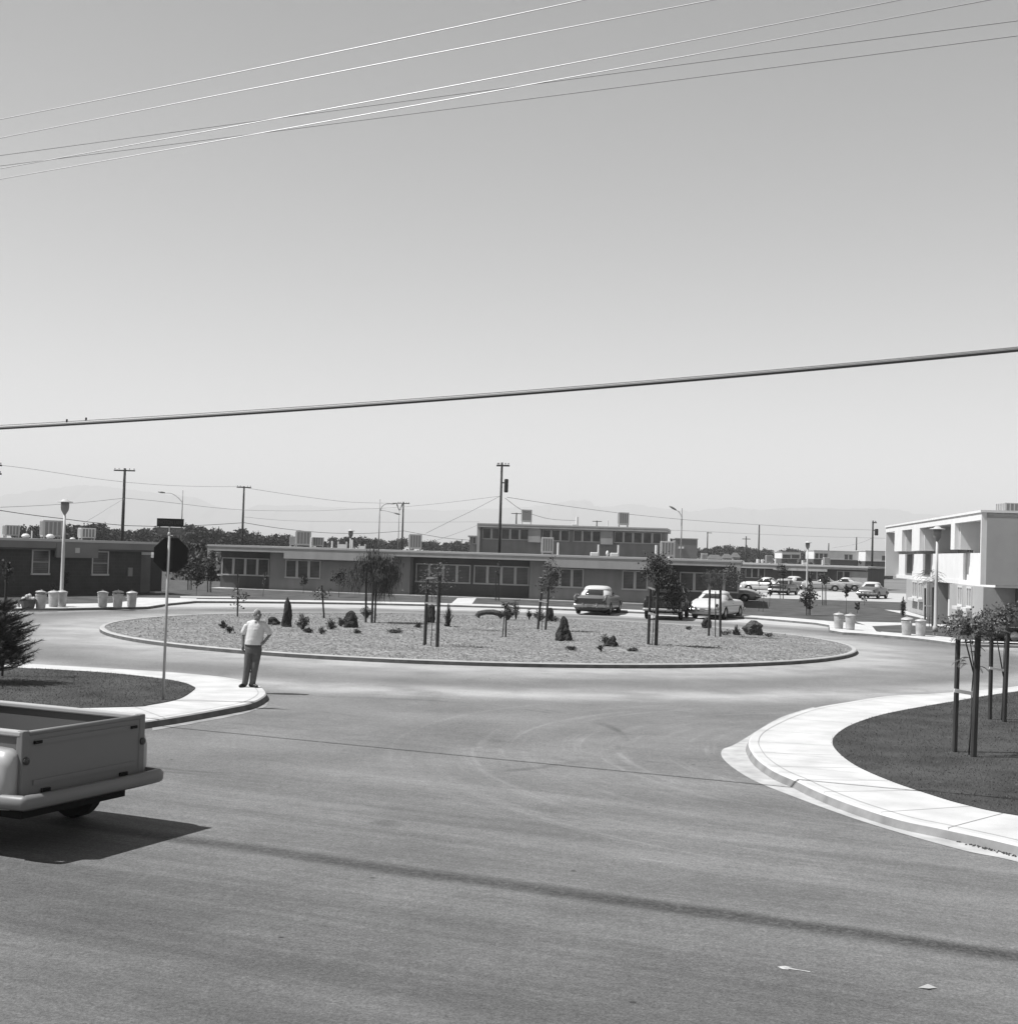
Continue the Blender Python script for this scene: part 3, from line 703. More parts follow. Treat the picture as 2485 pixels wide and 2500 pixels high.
# ---------------- big white two-storey building on the right
N_ = Vector((22.95, 66.2)); F_ = Vector((27.55, 99.6)); 
FR = Facade(N_, F_)                       # u runs away from the camera, +n points to -x: flip
class FacR(Facade): pass
FR.n = Vector((FR.d.y, -FR.d.x))          # into the building = +x
bR = bpy.data.objects.new('two_storey_building', None); COL.objects.link(bR)
tag(bR, 'white two-storey building with deep balcony bays at the right edge', 'building')
mtx = Matrix(((FR.d.x, FR.n.x, 0, N_.x), (FR.d.y, FR.n.y, 0, N_.y), (0, 0, 1, 0), (0, 0, 0, 1)))
# left-handed axes (u away, v right): mirror by giving coordinates as (v,-u)
bR.location = (N_.x, N_.y, 0); ang = math.atan2(FR.n.y, FR.n.x); bR.rotation_euler = (0, 0, ang)
# local x = v (into building), local y = u (away)
def UR(px, py=1350, v=0.0): return onplane(px, py, N_ + FR.n * v, FR.d)[0]
def ZR(px, py, v=0.0): return onplane(px, py, N_ + FR.n * v, FR.d)[1]
ZT, ZO, ZM, ZP, ZF = 6.0, 5.52, 4.12, 3.95, 2.37
UL = FR.len
mb = MB()
mb.box(0, .25, 0, UL, ZO, ZT - .12)
for a, b_ in ((2320, 2329.5), (2225, 2244), (2183, 2201)):
    mb.box(0, .25, UR(b_), UR(a), ZM, ZO - .001)
mb.box(0, 2.2, -.0, .18, ZF, ZO - .001)
mb.box(0, 2.4, UL - .2, UL, ZF, ZO - .001)
mb.build('balcony_frame', m_white, bR)
MB().box(-.06, 12, -.06, UL + .06, ZT - .118, ZT).build('roof', m_white, bR)
mb = MB()
for a, b_ in ((2360.5, 2394), (2272, 2351), (2227, 2252.5), (2194, 2209)):
    mb.box(.8, .95, max(.19, UR(b_, 1380, .8)), UR(a, 1380, .8), ZF + .12, ZP)
mb.each('parapet_panel', m_white, bR)
for a, b_ in ((2351, 2360.5), (2252.5, 2272), (2209, 2227)):
    MB().box(.90, .93, UR(b_, 1380, .9), UR(a, 1380, .9), ZF + .12, ZP - .02).build('slot_shade_panel', mat('slot_shade_grey', .24, .8, .1, 2), bR)  # dark panels stand in for the shade in the slots
MB().box(.78, 11.9, .02, UL - .21, ZF - .12, ZF + .118).build('balcony_floor', m_white, bR)
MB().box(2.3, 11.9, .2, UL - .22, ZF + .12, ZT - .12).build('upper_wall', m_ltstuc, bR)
mb = MB()
for px in (2201, 2244.5, 2330): 
    u = UR(px); mb.box(.26, 2.29, u - .12, u + .05, ZM + .001, ZT - .12); mb.box(.97, 2.29, u - .12, u + .05, ZF + .12, ZM)
mb.each('party_wall', m_white, bR)
MB().box(.25, 11.8, -.02, .018, ZF + .0, ZT - .30).build('end_wall', m_ltstuc, bR)
MB().box(.3, 2.28, .2, UL - .25, ZO + .1, ZT - .13).build('balcony_ceiling', m_white, bR)
# upper windows on the back wall
def win_r(v, uc, w_, z0, z1, n_, fr, sill=False, name='window'):
    """window in the plane x=v facing -x"""
    mb = MB(); x0, x1 = v - .06, v + .01; bar = .10; u0, u1 = uc - w_ / 2, uc + w_ / 2
    mb.box(x0, x1, u0, u1, z1 - bar, z1); mb.box(x0, x1, u0, u1, z0, z0 + bar); mb.box(x0, x1, u0, u0 + bar, z0 + bar, z1 - bar); mb.box(x0, x1, u1 - bar, u1, z0 + bar, z1 - bar)
    wd = (w_ - 2 * bar - (n_ - 1) * bar) / n_
    for k in range(1, n_): mb.box(x0, x1, u0 + bar + k * (wd + bar) - bar, u0 + bar + k * (wd + bar), z0 + bar, z1 - bar)
    f = mb.build(name, fr, bR)
    for k in range(n_): MB().box(v - .014, v - .002, u0 + bar + k * (wd + bar), u0 + bar + k * (wd + bar) + wd, z0 + bar, z1 - bar).build('pane', m_glass if not sill else mat('curtained_glass', .40, .4, .3, 4), f)
    if sill: MB().box(v - .32, v - .002, u0 - .05, u1 + .05, z0 - .17, z0 - .01).build('sill', m_frame_w, f)
    return f
uw = (UR(2363, 1310, 2.3) + UR(2375, 1310, 2.3)) / 2
win_r(2.3, uw, abs(UR(2364, 1310, 2.3) - UR(2376, 1310, 2.3)), 4.0, 5.5, 2, m_frame)
u0_, u1_ = UR(2317, 1310, 2.3), UR(2275, 1310, 2.3)
win_r(2.3, (u0_ + u1_) / 2, u1_ - u0_, 3.9, 5.45, 5, m_frame)
# ground floor walls with a deep doorway
GV = .3
g0, g1, g2, g3 = UR(2400, 1470, GV), UR(2317.5, 1470, GV), UR(2262, 1470, GV), UR(2211.5, 1470, GV)
mb = MB(); g0 = max(g0, .1)
mb.box(GV, 11, g0, g1, 0, ZF - .122); mb.box(GV, 11, g2, g3, 0, ZF - .122)
mb.each('lower_wall', m_ltstuc, bR)
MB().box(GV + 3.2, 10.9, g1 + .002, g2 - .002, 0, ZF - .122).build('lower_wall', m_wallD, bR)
MB().box(GV + 1.1, GV + 1.3, g2 - 1.6, g2 - .9, 0, ZF - .13).build('doorway_post', m_white, bR) 
for a, b_ in ((2339, 2352), (2361, 2374.5), (2228, 2241), (2244, 2254)):
    u0, u1 = UR(b_, 1440, GV), UR(a, 1440, GV)
    zz = 1.12 if a > 2300 else 1.12
    win_r(GV, (u0 + u1) / 2, (u1 - u0) * .92, zz, 2.2, 2, m_frame_w, True)
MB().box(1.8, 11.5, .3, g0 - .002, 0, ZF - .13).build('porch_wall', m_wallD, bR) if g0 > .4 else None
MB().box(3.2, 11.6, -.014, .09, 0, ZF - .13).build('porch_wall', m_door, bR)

# ---------------- roof furniture: every cooler, pipe and dome is its own thing
def cooler(px0, px1, ytop, Y, zr, label, rz=0.0, dep=None, legs=0.12, m=None):
    a, b_ = W(px0, ytop, Y), W(px1, ytop, Y); w_ = b_.x - a.x; d = dep or w_; zt = a.z; h = max(.3, zt - zr - legs)
    r = thing('roof_cooler', label, 'cooler', ((a.x + b_.x) / 2, Y + d / 2, zr), rz, 'evaporative coolers on the roofs')
    m = m or m_louv
    MB().box(-w_ / 2, w_ / 2, -d / 2, d / 2, legs, legs + h).build('cabinet', m, r, bevel=.02)
    n_ = 4
    for sgn, ax in ((-1, 0), (-1, 1)):
        mb = MB()
        if ax == 0:
            mb.box(-w_ * .42, w_ * .42, -d / 2 - .035, -d / 2 - .002, legs + h * .08, legs + h * .12); mb.box(-w_ * .42, w_ * .42, -d / 2 - .035, -d / 2 - .002, legs + h * .9, legs + h * .94)
            for k in range(n_ + 1):
                x = -w_ * .42 + w_ * .84 * k / n_; mb.box(x - .03, x + .03, -d / 2 - .036, -d / 2 - .003, legs + h * .12, legs + h * .9)
        else:
            for k in range(n_ + 1):
                y = -d * .42 + d * .84 * k / n_; mb.box(-w_ / 2 - .035, -w_ / 2 - .002, y - .03, y + .03, legs + h * .1, legs + h * .92)
        mb.build('louvre_frame', m, r)
    mb = MB().box(-w_ * .40, w_ * .40, -d / 2 - .012, -d / 2 - .002, legs + h * .12, legs + h * .9); mb.build('louvre_panel', mat('louvre_shade', .28, .7), r)
    for sx in (-1, 1):
        for sy in (-1, 1): MB().box(sx * w_ * .42 - .04, sx * w_ * .42 + .04, sy * d * .42 - .04, sy * d * .42 + .04, 0, legs).build('foot', m_galv, r)
    return r
ZB = 3.16
cooler(720, 757, 1295.5, 97.5, ZB, 'roof cooler tallest on the left half of the long middle block', R(9))
cooler(708, 721, 1309, 99.5, ZB, 'narrow roof cooler tucked left of the tallest one on the middle block')
cooler(761, 789, 1311, 99.0, ZB, 'low roof cooler right of the tallest one on the middle block', R(8))
cooler(998, 1029, 1303.5, 97.0, ZB, 'roof cooler above the middle block porch left of the big pole', R(5))
cooler(1323, 1352, 1311.5, 96.0, ZB, 'roof cooler in front of the two-storey block windows')
cooler(1615, 1649, 1321, 95.0, ZB, 'roof cooler near the right end of the middle block', R(-4))
ZA = 3.2
cooler(96, 143, 1269, 79.5, ZA, 'tallest roof cooler on the dark brick block', R(28), dep=1.0)
cooler(4, 39, 1281, 78.5, ZA, 'roof cooler on the dark brick block nearest the photo edge', R(28), dep=.9)
cooler(190, 226, 1288.5, 84.0, ZA, 'white roof cooler left of the dark power pole', R(30), dep=.8, m=mat('cooler_white', .7, .5))
cooler(1274, 1299, 1243.5, 146, 6.2, 'roof cooler high on the two-storey block beside the dark pole', 0, legs=.35)
cooler(1511, 1536, 1250.5, 144, 6.2, 'roof cooler high on the right half of the two-storey block', 0, legs=.3)
cooler(1871, 1886, 1356, 170, 2.8, 'roof cooler on the distant low block left of the street lamp')
cooler(2012, 2027, 1361, 170, 2.8, 'roof cooler on the distant low block right of the street lamp')
cooler(1713, 1728, 1351, 180, 2.0, 'small pale roof cooler beside the far pole right of the grey block')
cooler(2452, 2500, 1227, 70.5, 6.0, 'large roof cooler on top of the white building', R(0), dep=1.2)

def pipe(px, ytop, Y, zr, label, r=.06, elbow=0):
    a = W(px, ytop, Y); t = thing('vent_pipe', label, 'vent pipe', (a.x, Y, zr), 0, 'white vent pipes on the roofs')
    h = a.z - zr
    MB().lathe([(r, 0), (r, h), (r * .6, h + .005)], 10).build('pipe', m_pipe, t, smooth=False)
    if elbow: MB().box(elbow * .55 if elbow < 0 else .0, 0 if elbow < 0 else elbow * .55, -.16, .16, 0, .26).build('duct', m_pipe, t, bevel=.05)
    return t
pipe(759.5, 1312, 95.5, ZB, 'white vent pipe against the tallest cooler on the middle block', .05)
pipe(811, 1321, 98, ZB, 'thin white vent pipe left of the white roof tray')
pipe(860, 1318, 98, ZB, 'thin white vent pipe beside the distant street lamp head')
pipe(1362.5, 1325, 95.5, ZB, 'white vent pipe just right of the cooler before the two-storey block', .07)
pipe(1461, 1330, 95.0, ZB, 'white vent pipe with box duct, left of the pair on the middle block', .06, -1)
pipe(1509.5, 1331, 95.0, ZB, 'white vent pipe with box duct, right of the pair on the middle block', .06, -1)
pipe(1602, 1331, 94.5, ZB, 'thick white vent pipe left of the right-end cooler', .09)
pipe(1409, 1262, 145, 6.2, 'white vent pipe on the two-storey block roof middle', .16, -1)
pipe(1484, 1271, 145, 6.2, 'small white vent pipe on the two-storey roof beside the far pole', .06)
pipe(1850, 1365, 172, 2.8, 'white vent pipe on the distant low block beneath the far pole', .2)
pipe(1861, 1366, 172, 2.8, 'second white vent pipe on the distant low block', .15)
pipe(1893, 1364, 172, 2.8, 'white vent pipe right of the pale cooler on the distant block', .1)
pipe(1959, 1368, 172, 2.8, 'white vent pipe beside the tall lamp on the distant block', .12, 1)
pipe(2008, 1367, 172, 2.8, 'slim white vent pipe left of the last cooler on the distant block', .12)
pipe(78, 1296, 78, ZA, 'thin white vent pipe between the two big coolers on the brick block', .04)
def dome(px0, px1, ytop, Y, zr, label):
    a, b_ = W(px0, ytop, Y), W(px1, ytop, Y); r = (b_.x - a.x) / 2; h = max(.08, a.z - zr)
    t = thing('roof_vent', label, 'roof vent', ((a.x + b_.x) / 2, Y + r, zr), 0, 'white roof vents')
    MB().lathe([(r * .7, 0), (r * .7, h * .25), (r, h * .3), (r * .95, h * .55), (r * .6, h * .9), (.01, h)], 16).build('cowl', m_pipe, t, smooth=True)
dome(49, 70, 1302, 76.5, ZA, 'white dome vent between the brick block coolers')
dome(109, 130, 1303, 77.0, ZA, 'white dome vent before the tallest cooler on the brick block')
dome(168, 182, 1312, 78.5, ZA, 'flattest white dome vent on the brick block roof')
dome(1479, 1487, 1344, 95.2, ZB, 'small white dome vent between the two ducted pipes')
def tray(px0, px1, ytop, Y, zr, label):
    a, b_ = W(px0, ytop, Y), W(px1, ytop, Y); x = (b_.x - a.x) / 2
    t = thing('roof_hatch', label, 'roof hatch', ((a.x + b_.x) / 2, Y, zr), 0, 'white roof hatches')
    h = a.z - zr; MB().box(-x, x, -.3, .3, 0, h * .6).build('curb', m_pipe, t); mb = MB().box(-x, -x * .85, -.3, .3, h * .6 + .001, h); mb.box(x * .85, x, -.3, .3, h * .6 + .001, h); mb.build('rim', m_pipe, t)
tray(825, 847, 1322, 98, ZB, 'wide white roof hatch with raised rims on the middle block')
tray(877, 892, 1328, 98, ZB, 'small white roof hatch left of the feathery tree top')
from mathutils import noise as NZ
# ================================================================== planting
m_leaf = mat('leaf_dark', .065, .75, .45, 6.0)
m_leaf2 = mat('leaf_mid', .12, .6, .4, 6.0, spec=.35)
m_leaf3 = mat('leaf_pale', .13, .6, .5, 6.0, spec=.35)
m_bark = mat('bark', .10, .9, .3, 12.0)
m_stake = mat('stake_wood', .055, .85, .35, 8.0, stretch=(1, 1, .2))
m_board = mat('tie_board', .95, .85, .2, 10.0)
m_rock = mat('lava_rock', .05, .95, .5, 5.0, bump=1.0, bscale=9)
m_rock2 = mat('weathered_wood', .10, .95, .5, 7.0, bump=1.0, bscale=9)

def leafquad(mb, c, s, rg, asp=.45, up=0.0):
    d = Vector((rg.gauss(0, 1), rg.gauss(0, 1), rg.gauss(0, 1) + up)).normalized()
    e = d.cross(Vector((rg.gauss(0, 1), rg.gauss(0, 1), rg.gauss(0, 1)))).normalized() * (s * asp)
    d = d * s
    mb.add([c - e * .2, c + d * .5 - e, c + d, c + d * .5 + e], [(0, 1, 2, 3)])
def clumps(mb, c, r, ncl, nlf, s, rg, sig=.22, asp=.45, up=0.0, shell=.55):
    """leaf quads gathered in clumps through an ellipsoid"""
    for k in range(ncl):
        v = Vector((rg.gauss(0, 1), rg.gauss(0, 1), rg.gauss(0, 1))).normalized() * (rg.uniform(shell, 1.0) if rg.random() < .8 else rg.uniform(0, shell))
        q = Vector((c[0] + v.x * r[0], c[1] + v.y * r[1], c[2] + v.z * r[2])); sg = min(r) * sig * rg.uniform(.6, 1.4)
        for j in range(nlf):
            leafquad(mb, q + Vector((rg.gauss(0, sg), rg.gauss(0, sg), rg.gauss(0, sg * .8))), s * rg.uniform(.6, 1.3), rg, asp, up)
    return mb
def frond(mb, p, d, ln, droop, lf, n, rg, wd=.0045):
    """arching compound leaf: a rachis with pairs of narrow leaflets"""
    p = Vector(p); d = Vector(d).normalized(); pts = [p.copy()]
    for k in range(n):
        p = p + d * (ln / n); d = (d + Vector((0, 0, -droop / n))).normalized(); pts.append(p.copy())
    side = d.cross(Vector((0, 0, 1)))
    side = side.normalized() if side.length > .1 else Vector((1, 0, 0))
    for k in range(1, n + 1):
        t = (pts[k] - pts[k - 1]).normalized(); l = lf * math.sin(PI * (.15 + .8 * k / n)) * rg.uniform(.85, 1.15)
        for sg in (-1, 1):
            e = (side * sg + t * .5 + Vector((0, 0, -.35 + rg.uniform(-.15, .15)))).normalized() * l
            a = pts[k] - t * wd; b_ = pts[k] + t * wd
            mb.add([a, a + e * .5 - t * wd * .5, pts[k] + e, b_ + e * .5 + t * wd * .6], [(0, 1, 2, 3)])
    mb.tube(pts, .004, 4, False)
    return mb
def hgt(P, py):
    """height above P's ground of the photo row py at P's distance"""
    pxx = CX; 
    d = ray(CX, py)
    # row at the column of P: solve on the vertical through P
    lo, hi = -1.0, 20.0
    for _ in range(40):
        mid = (lo + hi) / 2; v = Vector((P.x, P.y, mid)) - Vector((0, 0, CAMZ))
        yy = CY - FPX * v.dot(_u) / v.dot(_fw)
        if yy > py: lo = mid
        else: hi = mid
    return mid - P.z
def mpp(P): return P.y / FPX     # metres per photo pixel at P

def staked(label, bx, by, crown_fn, ztop, stakes, boards=(), trunk=True, group=None, name='young_tree', bz=.13, seed=1, trunks=None, tm=None, cm=None):
    """stakes: list of (px at foot, row at foot, px at head, row at head) surveyed in the photo"""
    P = G(bx, by, bz); rg = random.Random(seed); t = thing(name, label, 'young tree', P, 0, group)
    H = hgt(P, ztop)
    if trunk:
        for tr in (trunks or [[(0, 0, -.05), (.02, 0, H * .3), (-.02, .01, H * .6), (.0, 0, H * .82)]]):
            MB().tube(tr, [.015 - .008 * k / max(1, len(tr) - 1) for k in range(len(tr))], 6).build('trunk', tm or m_bark, t, smooth=True)
    mb = MB(); crown_fn(mb, H, rg); mb.build('crown', cm or m_leaf, t)
    for (x0, y0, x1, y1, r) in stakes:
        A = G(x0, y0, bz); h = hgt(A, y1); d = ray(x1, y1); tt = A.y / d.y
        B = Vector((d.x * tt, A.y + .05, A.z + h))
        MB().tube([A - P - Vector((0, 0, .1)), B - P], r, 7).build('stake', m_stake, t)
    for (x0, y0, x1, y1, hh) in boards:
        a, b_ = W(x0, y0, P.y - .06), W(x1, y1, P.y - .06); a -= P; b_ -= P
        ax = (b_ - a); L_ = ax.length; 
        mm = Matrix.Translation(a) @ ax.to_track_quat('X', 'Z').to_matrix().to_4x4()
        MB().box(0, L_, -.012, .012, -hh / 2, hh / 2, mm).build('tie_board', m_board, t)
    return t, P, H

# --- two mimosa saplings on the right corner lawn
def mimosa(rad, z0, z1, nf, lf=.09, ln=.5, n=16, xoff=0.0):
    def fn(mb, H, rg):
        for k in range(nf):
            a = rg.uniform(0, 2 * PI); rr = rg.uniform(0, rad * .5); z = H * rg.uniform(z0, z1)
            frond(mb, (xoff + rr * math.cos(a), rr * math.sin(a), z), (math.cos(a), math.sin(a), rg.uniform(.05, .75)), ln * rg.uniform(.6, 1.15), rg.uniform(.9, 1.9), lf, n, rg)
    return fn
def m1(mb, H, rg):
    mimosa(.46, .80, .92, 44, .06, .42, 18, .0)(mb, H, rg); clumps(mb, (-.02, 0, H * .87), (.50, .46, .16), 74, 20, .05, rg, .5, .3, .3)
    for (x, z, a, l) in ((-.2, 1.55, PI, .28), (-.14, 1.5, PI * .9, .2), (.12, 1.78, 0, .22), (.2, 1.45, 0, .28), (-.05, 1.6, 2.6, .22), (.02, 1.7, .4, .24)):
        for q in range(2): frond(mb, (x * .4, 0, z), (math.cos(a + q * .4), math.sin(a + q), .5), l, 1.9, .06, 10, rg)
P0 = G(2376, 1848, .13)
staked('leafy sapling between two dark stakes on the right lawn, the nearest and tallest', 2365, 1845, m1, 1478,
       [(2330, 1838, 2341, 1560, .043), (2376, 1850, 2390, 1552, .05)],
       [(2337, 1555, 2389, 1557, .075), (2329, 1686, 2378, 1694, .06)], group='staked saplings', seed=3,
       trunks=[[(0, 0, -.05), (.02, 0, .5), (.03, 0, 1.1), (.06, .02, 1.45), (-.01, .03, 1.9), (-.02, .02, 2.3)], [(.06, .02, 1.35), (-.05, .02, 1.75), (-.16, .03, 2.15), (-.2, 0, 2.4)]], cm=m_leaf3)
staked('leafy sapling between two dark stakes behind the nearest one, at the photo edge', 2445, 1760, (lambda mb, H, rg: (mimosa(.44, .80, .92, 34, .06, .42, 18, .05)(mb, H, rg), clumps(mb, (.03, 0, H * .87), (.46, .42, .16), 60, 20, .05, rg, .5, .3, .3))), 1462,
       [(2416, 1758, 2423, 1528, .043), (2451, 1764, 2463, 1525, .045)],
       [(2415, 1631, 2450, 1637, .05), (2426, 1532, 2462, 1530, .05)], group='staked saplings', seed=8,
       trunks=[[(0, 0, -.05), (.02, 0, .8), (.02, 0, 1.4), (.05, .02, 2.1)], [(.02, 0, .9), (-.12, 0, 1.6), (-.2, 0, 2.2)]], cm=m_leaf2)
# --- trees by the white building
staked('staked palm-like sapling in front of the white building doorway', 2268, 1531, mimosa(.55, .72, .95, 60, .10, .6, 12), 1385,
       [(2258, 1528, 2259, 1436, .05), (2276, 1532, 2278, 1434, .05)], [(2257, 1479, 2278, 1480, .06)], group='staked saplings', seed=12, cm=m_leaf)
staked('staked sapling before the dark porch of the white building', 2456, 1500, mimosa(.6, .75, .97, 55, .10, .6, 12), 1392,
       [(2449, 1498, 2452, 1440, .05), (2461, 1501, 2464, 1440, .05)], [(2450, 1444, 2464, 1445, .06)], group='staked saplings', seed=13, cm=m_leaf)
P = G(2204, 1506, .13); t = thing('cypress', 'thin dark columnar cypress at the far corner of the white building', 'tree', P)
clumps(MB(), (0, 0, .7), (.09, .09, .7), 50, 18, .06, random.Random(2), .5).build('crown', m_leaf, t); MB().tube([(0, 0, 0), (0, 0, 1.2)], .03, 6).build('trunk', m_bark, t)

# --- saplings planted on the round island
def clumpcrown(w_, z0, z1, ncl, nl, s, xo=0.0, dy=.8, asp=.4):
    def fn(mb, H, rg): clumps(mb, (xo, 0, H * (z0 + z1) / 2), (w_, w_ * dy, H * (z1 - z0) / 2), ncl, nl, s, rg, .28, asp)
    return fn
def strands(mb, c, r, n, ln, wd, rg, lean=.25):
    for k in range(n):
        v = Vector((rg.gauss(0, 1), rg.gauss(0, 1), rg.gauss(0, 1))).normalized() * rg.uniform(.2, 1.0) ** .6
        p = Vector((c[0] + v.x * r[0], c[1] + v.y * r[1], c[2] + v.z * r[2])); l = ln * rg.uniform(.4, 1.2)
        q = p + Vector((v.x * lean * l + rg.gauss(0, .04), v.y * lean * l, -l)); a = rg.uniform(0, PI); e = Vector((math.cos(a), math.sin(a), 0)) * wd
        mid = (p + q) / 2 + Vector((v.x * .1, v.y * .1, .06)); mb.add([p - e * .3, mid - e, q, mid + e], [(0, 1, 2, 3)])
    return mb
def tamarisk(mb, H, rg):
    for k in range(18):
        a = rg.uniform(0, 2 * PI); rr = rg.uniform(.15, .92); z = rg.uniform(1.7, 2.95) - rr * .35
        strands(mb, (.12 + rr * math.cos(a), rr * .8 * math.sin(a), z), (.38, .36, .38), 230, .40, .009, rg, .5)
    strands(mb, (0, 0, 3.1), (.2, .2, .45), 160, .35, .009, rg)
staked('large feathery drooping tree tied to three stakes on the left of the island', 905, 1524, tamarisk, 1300,
       [(893, 1523, 894, 1400, .045), (908, 1525, 911, 1405, .045), (915, 1524, 919, 1405, .04)], (), group='staked saplings', seed=21)
staked('frondy sapling between two thick stakes left of the yucca', 1052, 1580, (lambda mb, H, rg: (mimosa(.5, .6, .9, 16, .06, .4, 12)(mb, H, rg), clumps(mb, (.05, 0, H * .78), (.58, .5, .55), 44, 16, .06, rg, .3, .3))), 1368,
       [(1037, 1578, 1043, 1411, .055), (1067, 1582, 1073, 1408, .06)], [(1041, 1412, 1071, 1410, .05), (1039, 1472, 1070, 1474, .05)], group='staked saplings', seed=22, cm=m_leaf2)
staked('thin sapling with two slender stakes in front of the middle shrub clump', 1230, 1560, clumpcrown(.18, .72, 1.0, 8, 14, .07, .1), 1462,
       [(1226, 1560, 1233, 1480, .02), (1234, 1560, 1237, 1474, .03)], (), group='staked saplings', seed=23, trunk=False)
staked('bushy sapling between two leaning stakes right of the island middle', 1322, 1544, clumpcrown(.42, .50, 1.0, 46, 24, .07, .25), 1362,
       [(1312, 1541, 1325, 1412, .05), (1331, 1543, 1342, 1406, .045)], [(1315, 1467, 1336, 1471, .05)], group='staked saplings', seed=24, cm=m_leaf2)
def t11(mb, H, rg):
    clumps(mb, (.12, 0, H * .84), (.45, .4, .5), 50, 26, .07, rg, .26); clumps(mb, (.75, .1, H * .55), (.42, .4, .6), 40, 26, .07, rg, .26); clumps(mb, (.45, 0, H * .70), (.4, .3, .35), 22, 26, .07, rg, .3)
staked('spreading sapling on two stakes in front of the dark pickup', 1592, 1579, t11, 1352,
       [(1582, 1577, 1588, 1436, .052), (1601, 1579, 1606, 1424, .065)], [(1582, 1434, 1600, 1440, .06), (1583, 1497, 1601, 1502, .08)], group='staked saplings', seed=25)
def t12(mb, H, rg):
    strands(mb, (-.1, 0, H * .80), (.45, .4, .4), 700, .25, .009, rg, -.2); clumps(mb, (.62, 0, H * .84), (.42, .4, .42), 34, 24, .06, rg, .26)
staked('sparse feathery sapling on two stakes in front of the white car', 1745, 1556, t12, 1372,
       [(1730, 1555, 1733, 1440, .045), (1758, 1557, 1759, 1441, .05), (1746, 1558, 1747, 1445, .02)], (), group='staked saplings', seed=26, cm=m_leaf2)
staked('skinny sparse sapling tied to one tall stake at the back left of the island', 580, 1506, clumpcrown(.38, .18, .62, 16, 9, .09), 1390,
       [(580, 1506, 580, 1398, .035)], (), group='staked saplings', seed=27, cm=m_leaf2)
staked('sparse sapling with a leaning stake behind the tall pointed rock', 789, 1511, clumpcrown(.36, .55, .95, 14, 10, .09, -.1), 1428,
       [(792, 1511, 785, 1430, .04)], (), group='staked saplings', seed=28, cm=m_leaf2)
# --- young trees on the lawns
def lawn_tree(label, bx, by, ztop, w_, z0, nl, seed, stakes=0, cm=None, s=.12):
    P = G(bx, by, .12); H = hgt(P, ztop); k = mpp(P)
    st = [(bx - 4, by, bx - 4, by - (by - ztop) * .62, .035), (bx + 4, by, bx + 4, by - (by - ztop) * .6, .035)][:stakes]
    return staked(label, bx, by, clumpcrown(w_ * k, z0, 1.0, nl, 16, s), ztop, st, (), group='young lawn trees', seed=seed, cm=cm)
lawn_tree('young dark tree on the grass between the two low blocks', 479, 1454, 1372, 17, .28, 40, 41)
lawn_tree('narrow dark tree beside the left end of the long middle block', 511, 1446, 1345, 12, .2, 34, 42, 2)
lawn_tree('young tree with a post behind the stop sign side gap', 463, 1440, 1366, 10, .45, 20, 43, 2)
lawn_tree('wispy sapling before the leftmost porch windows of the middle block', 642, 1457, 1388, 8, .35, 7, 44, 0, m_leaf2, .07)
lawn_tree('small vase-shaped tree under the three-pane window', 740, 1449, 1402, 9, .45, 14, 45)
lawn_tree('round dark little tree in front of the middle block left of the feathery tree', 827, 1458, 1386, 19, .42, 34, 46, 0, None, .1)
lawn_tree('thin sapling with two stakes before the long porch windows', 1214, 1466, 1358, 6, .55, 10, 47, 2, None, .08)
lawn_tree('round bushy tree in the right lawn in front of the parked cars', 1973, 1502, 1424, 19, .18, 50, 48, 2, None, .11)
lawn_tree('leafy sapling standing before the black far sedan', 1908, 1462, 1370, 14, .55, 26, 49, 2)
lawn_tree('very narrow dark tree beside the black far sedan', 1878, 1482, 1404, 5, .25, 16, 50, 0, None, .09)
lawn_tree('bare thin sapling near the right end of the middle block', 1852, 1492, 1400, 7, .55, 5, 51, 0, m_leaf2, .07)
lawn_tree('second bare sapling right of the middle block', 1862, 1494, 1440, 7, .45, 5, 52, 0, m_leaf2, .07)
lawn_tree('small round-topped sapling between the far light cars', 2012, 1478, 1396, 15, .62, 22, 53, 2, m_leaf2)
lawn_tree('dark little tree just right of the lawn street lamp', 1978, 1462, 1396, 5, .4, 14, 54)
lawn_tree('thin curved sapling behind the pair of bins on the right', 2065, 1497, 1428, 6, .5, 12, 55)
lawn_tree('tiny dark sapling right of the pair of bins', 2092, 1498, 1468, 5, .3, 10, 56)
lawn_tree('pale sparse sapling before the two-tone far sedan', 2110, 1478, 1452, 8, .3, 6, 57, 0, m_leaf3)
lawn_tree('leafy plant growing against the brick wall behind the left lamp post', 158, 1452, 1396, 9, .35, 8, 58, 0, m_leaf)
lawn_tree('low bush against the brick wall behind the bins', 129, 1454, 1422, 9, .3, 9, 59, 0, m_leaf2)

lawn_tree('tall bushy background tree just right of the stop sign', 455, 1410, 1330, 16, .05, 60, 61, 0, None, .3)
lawn_tree('bushy background tree in the gap, taller middle one', 482, 1408, 1322, 18, .05, 70, 62, 0, None, .3)
lawn_tree('bushy background tree touching the middle block roof edge', 506, 1406, 1336, 14, .05, 50, 63, 0, None, .3)
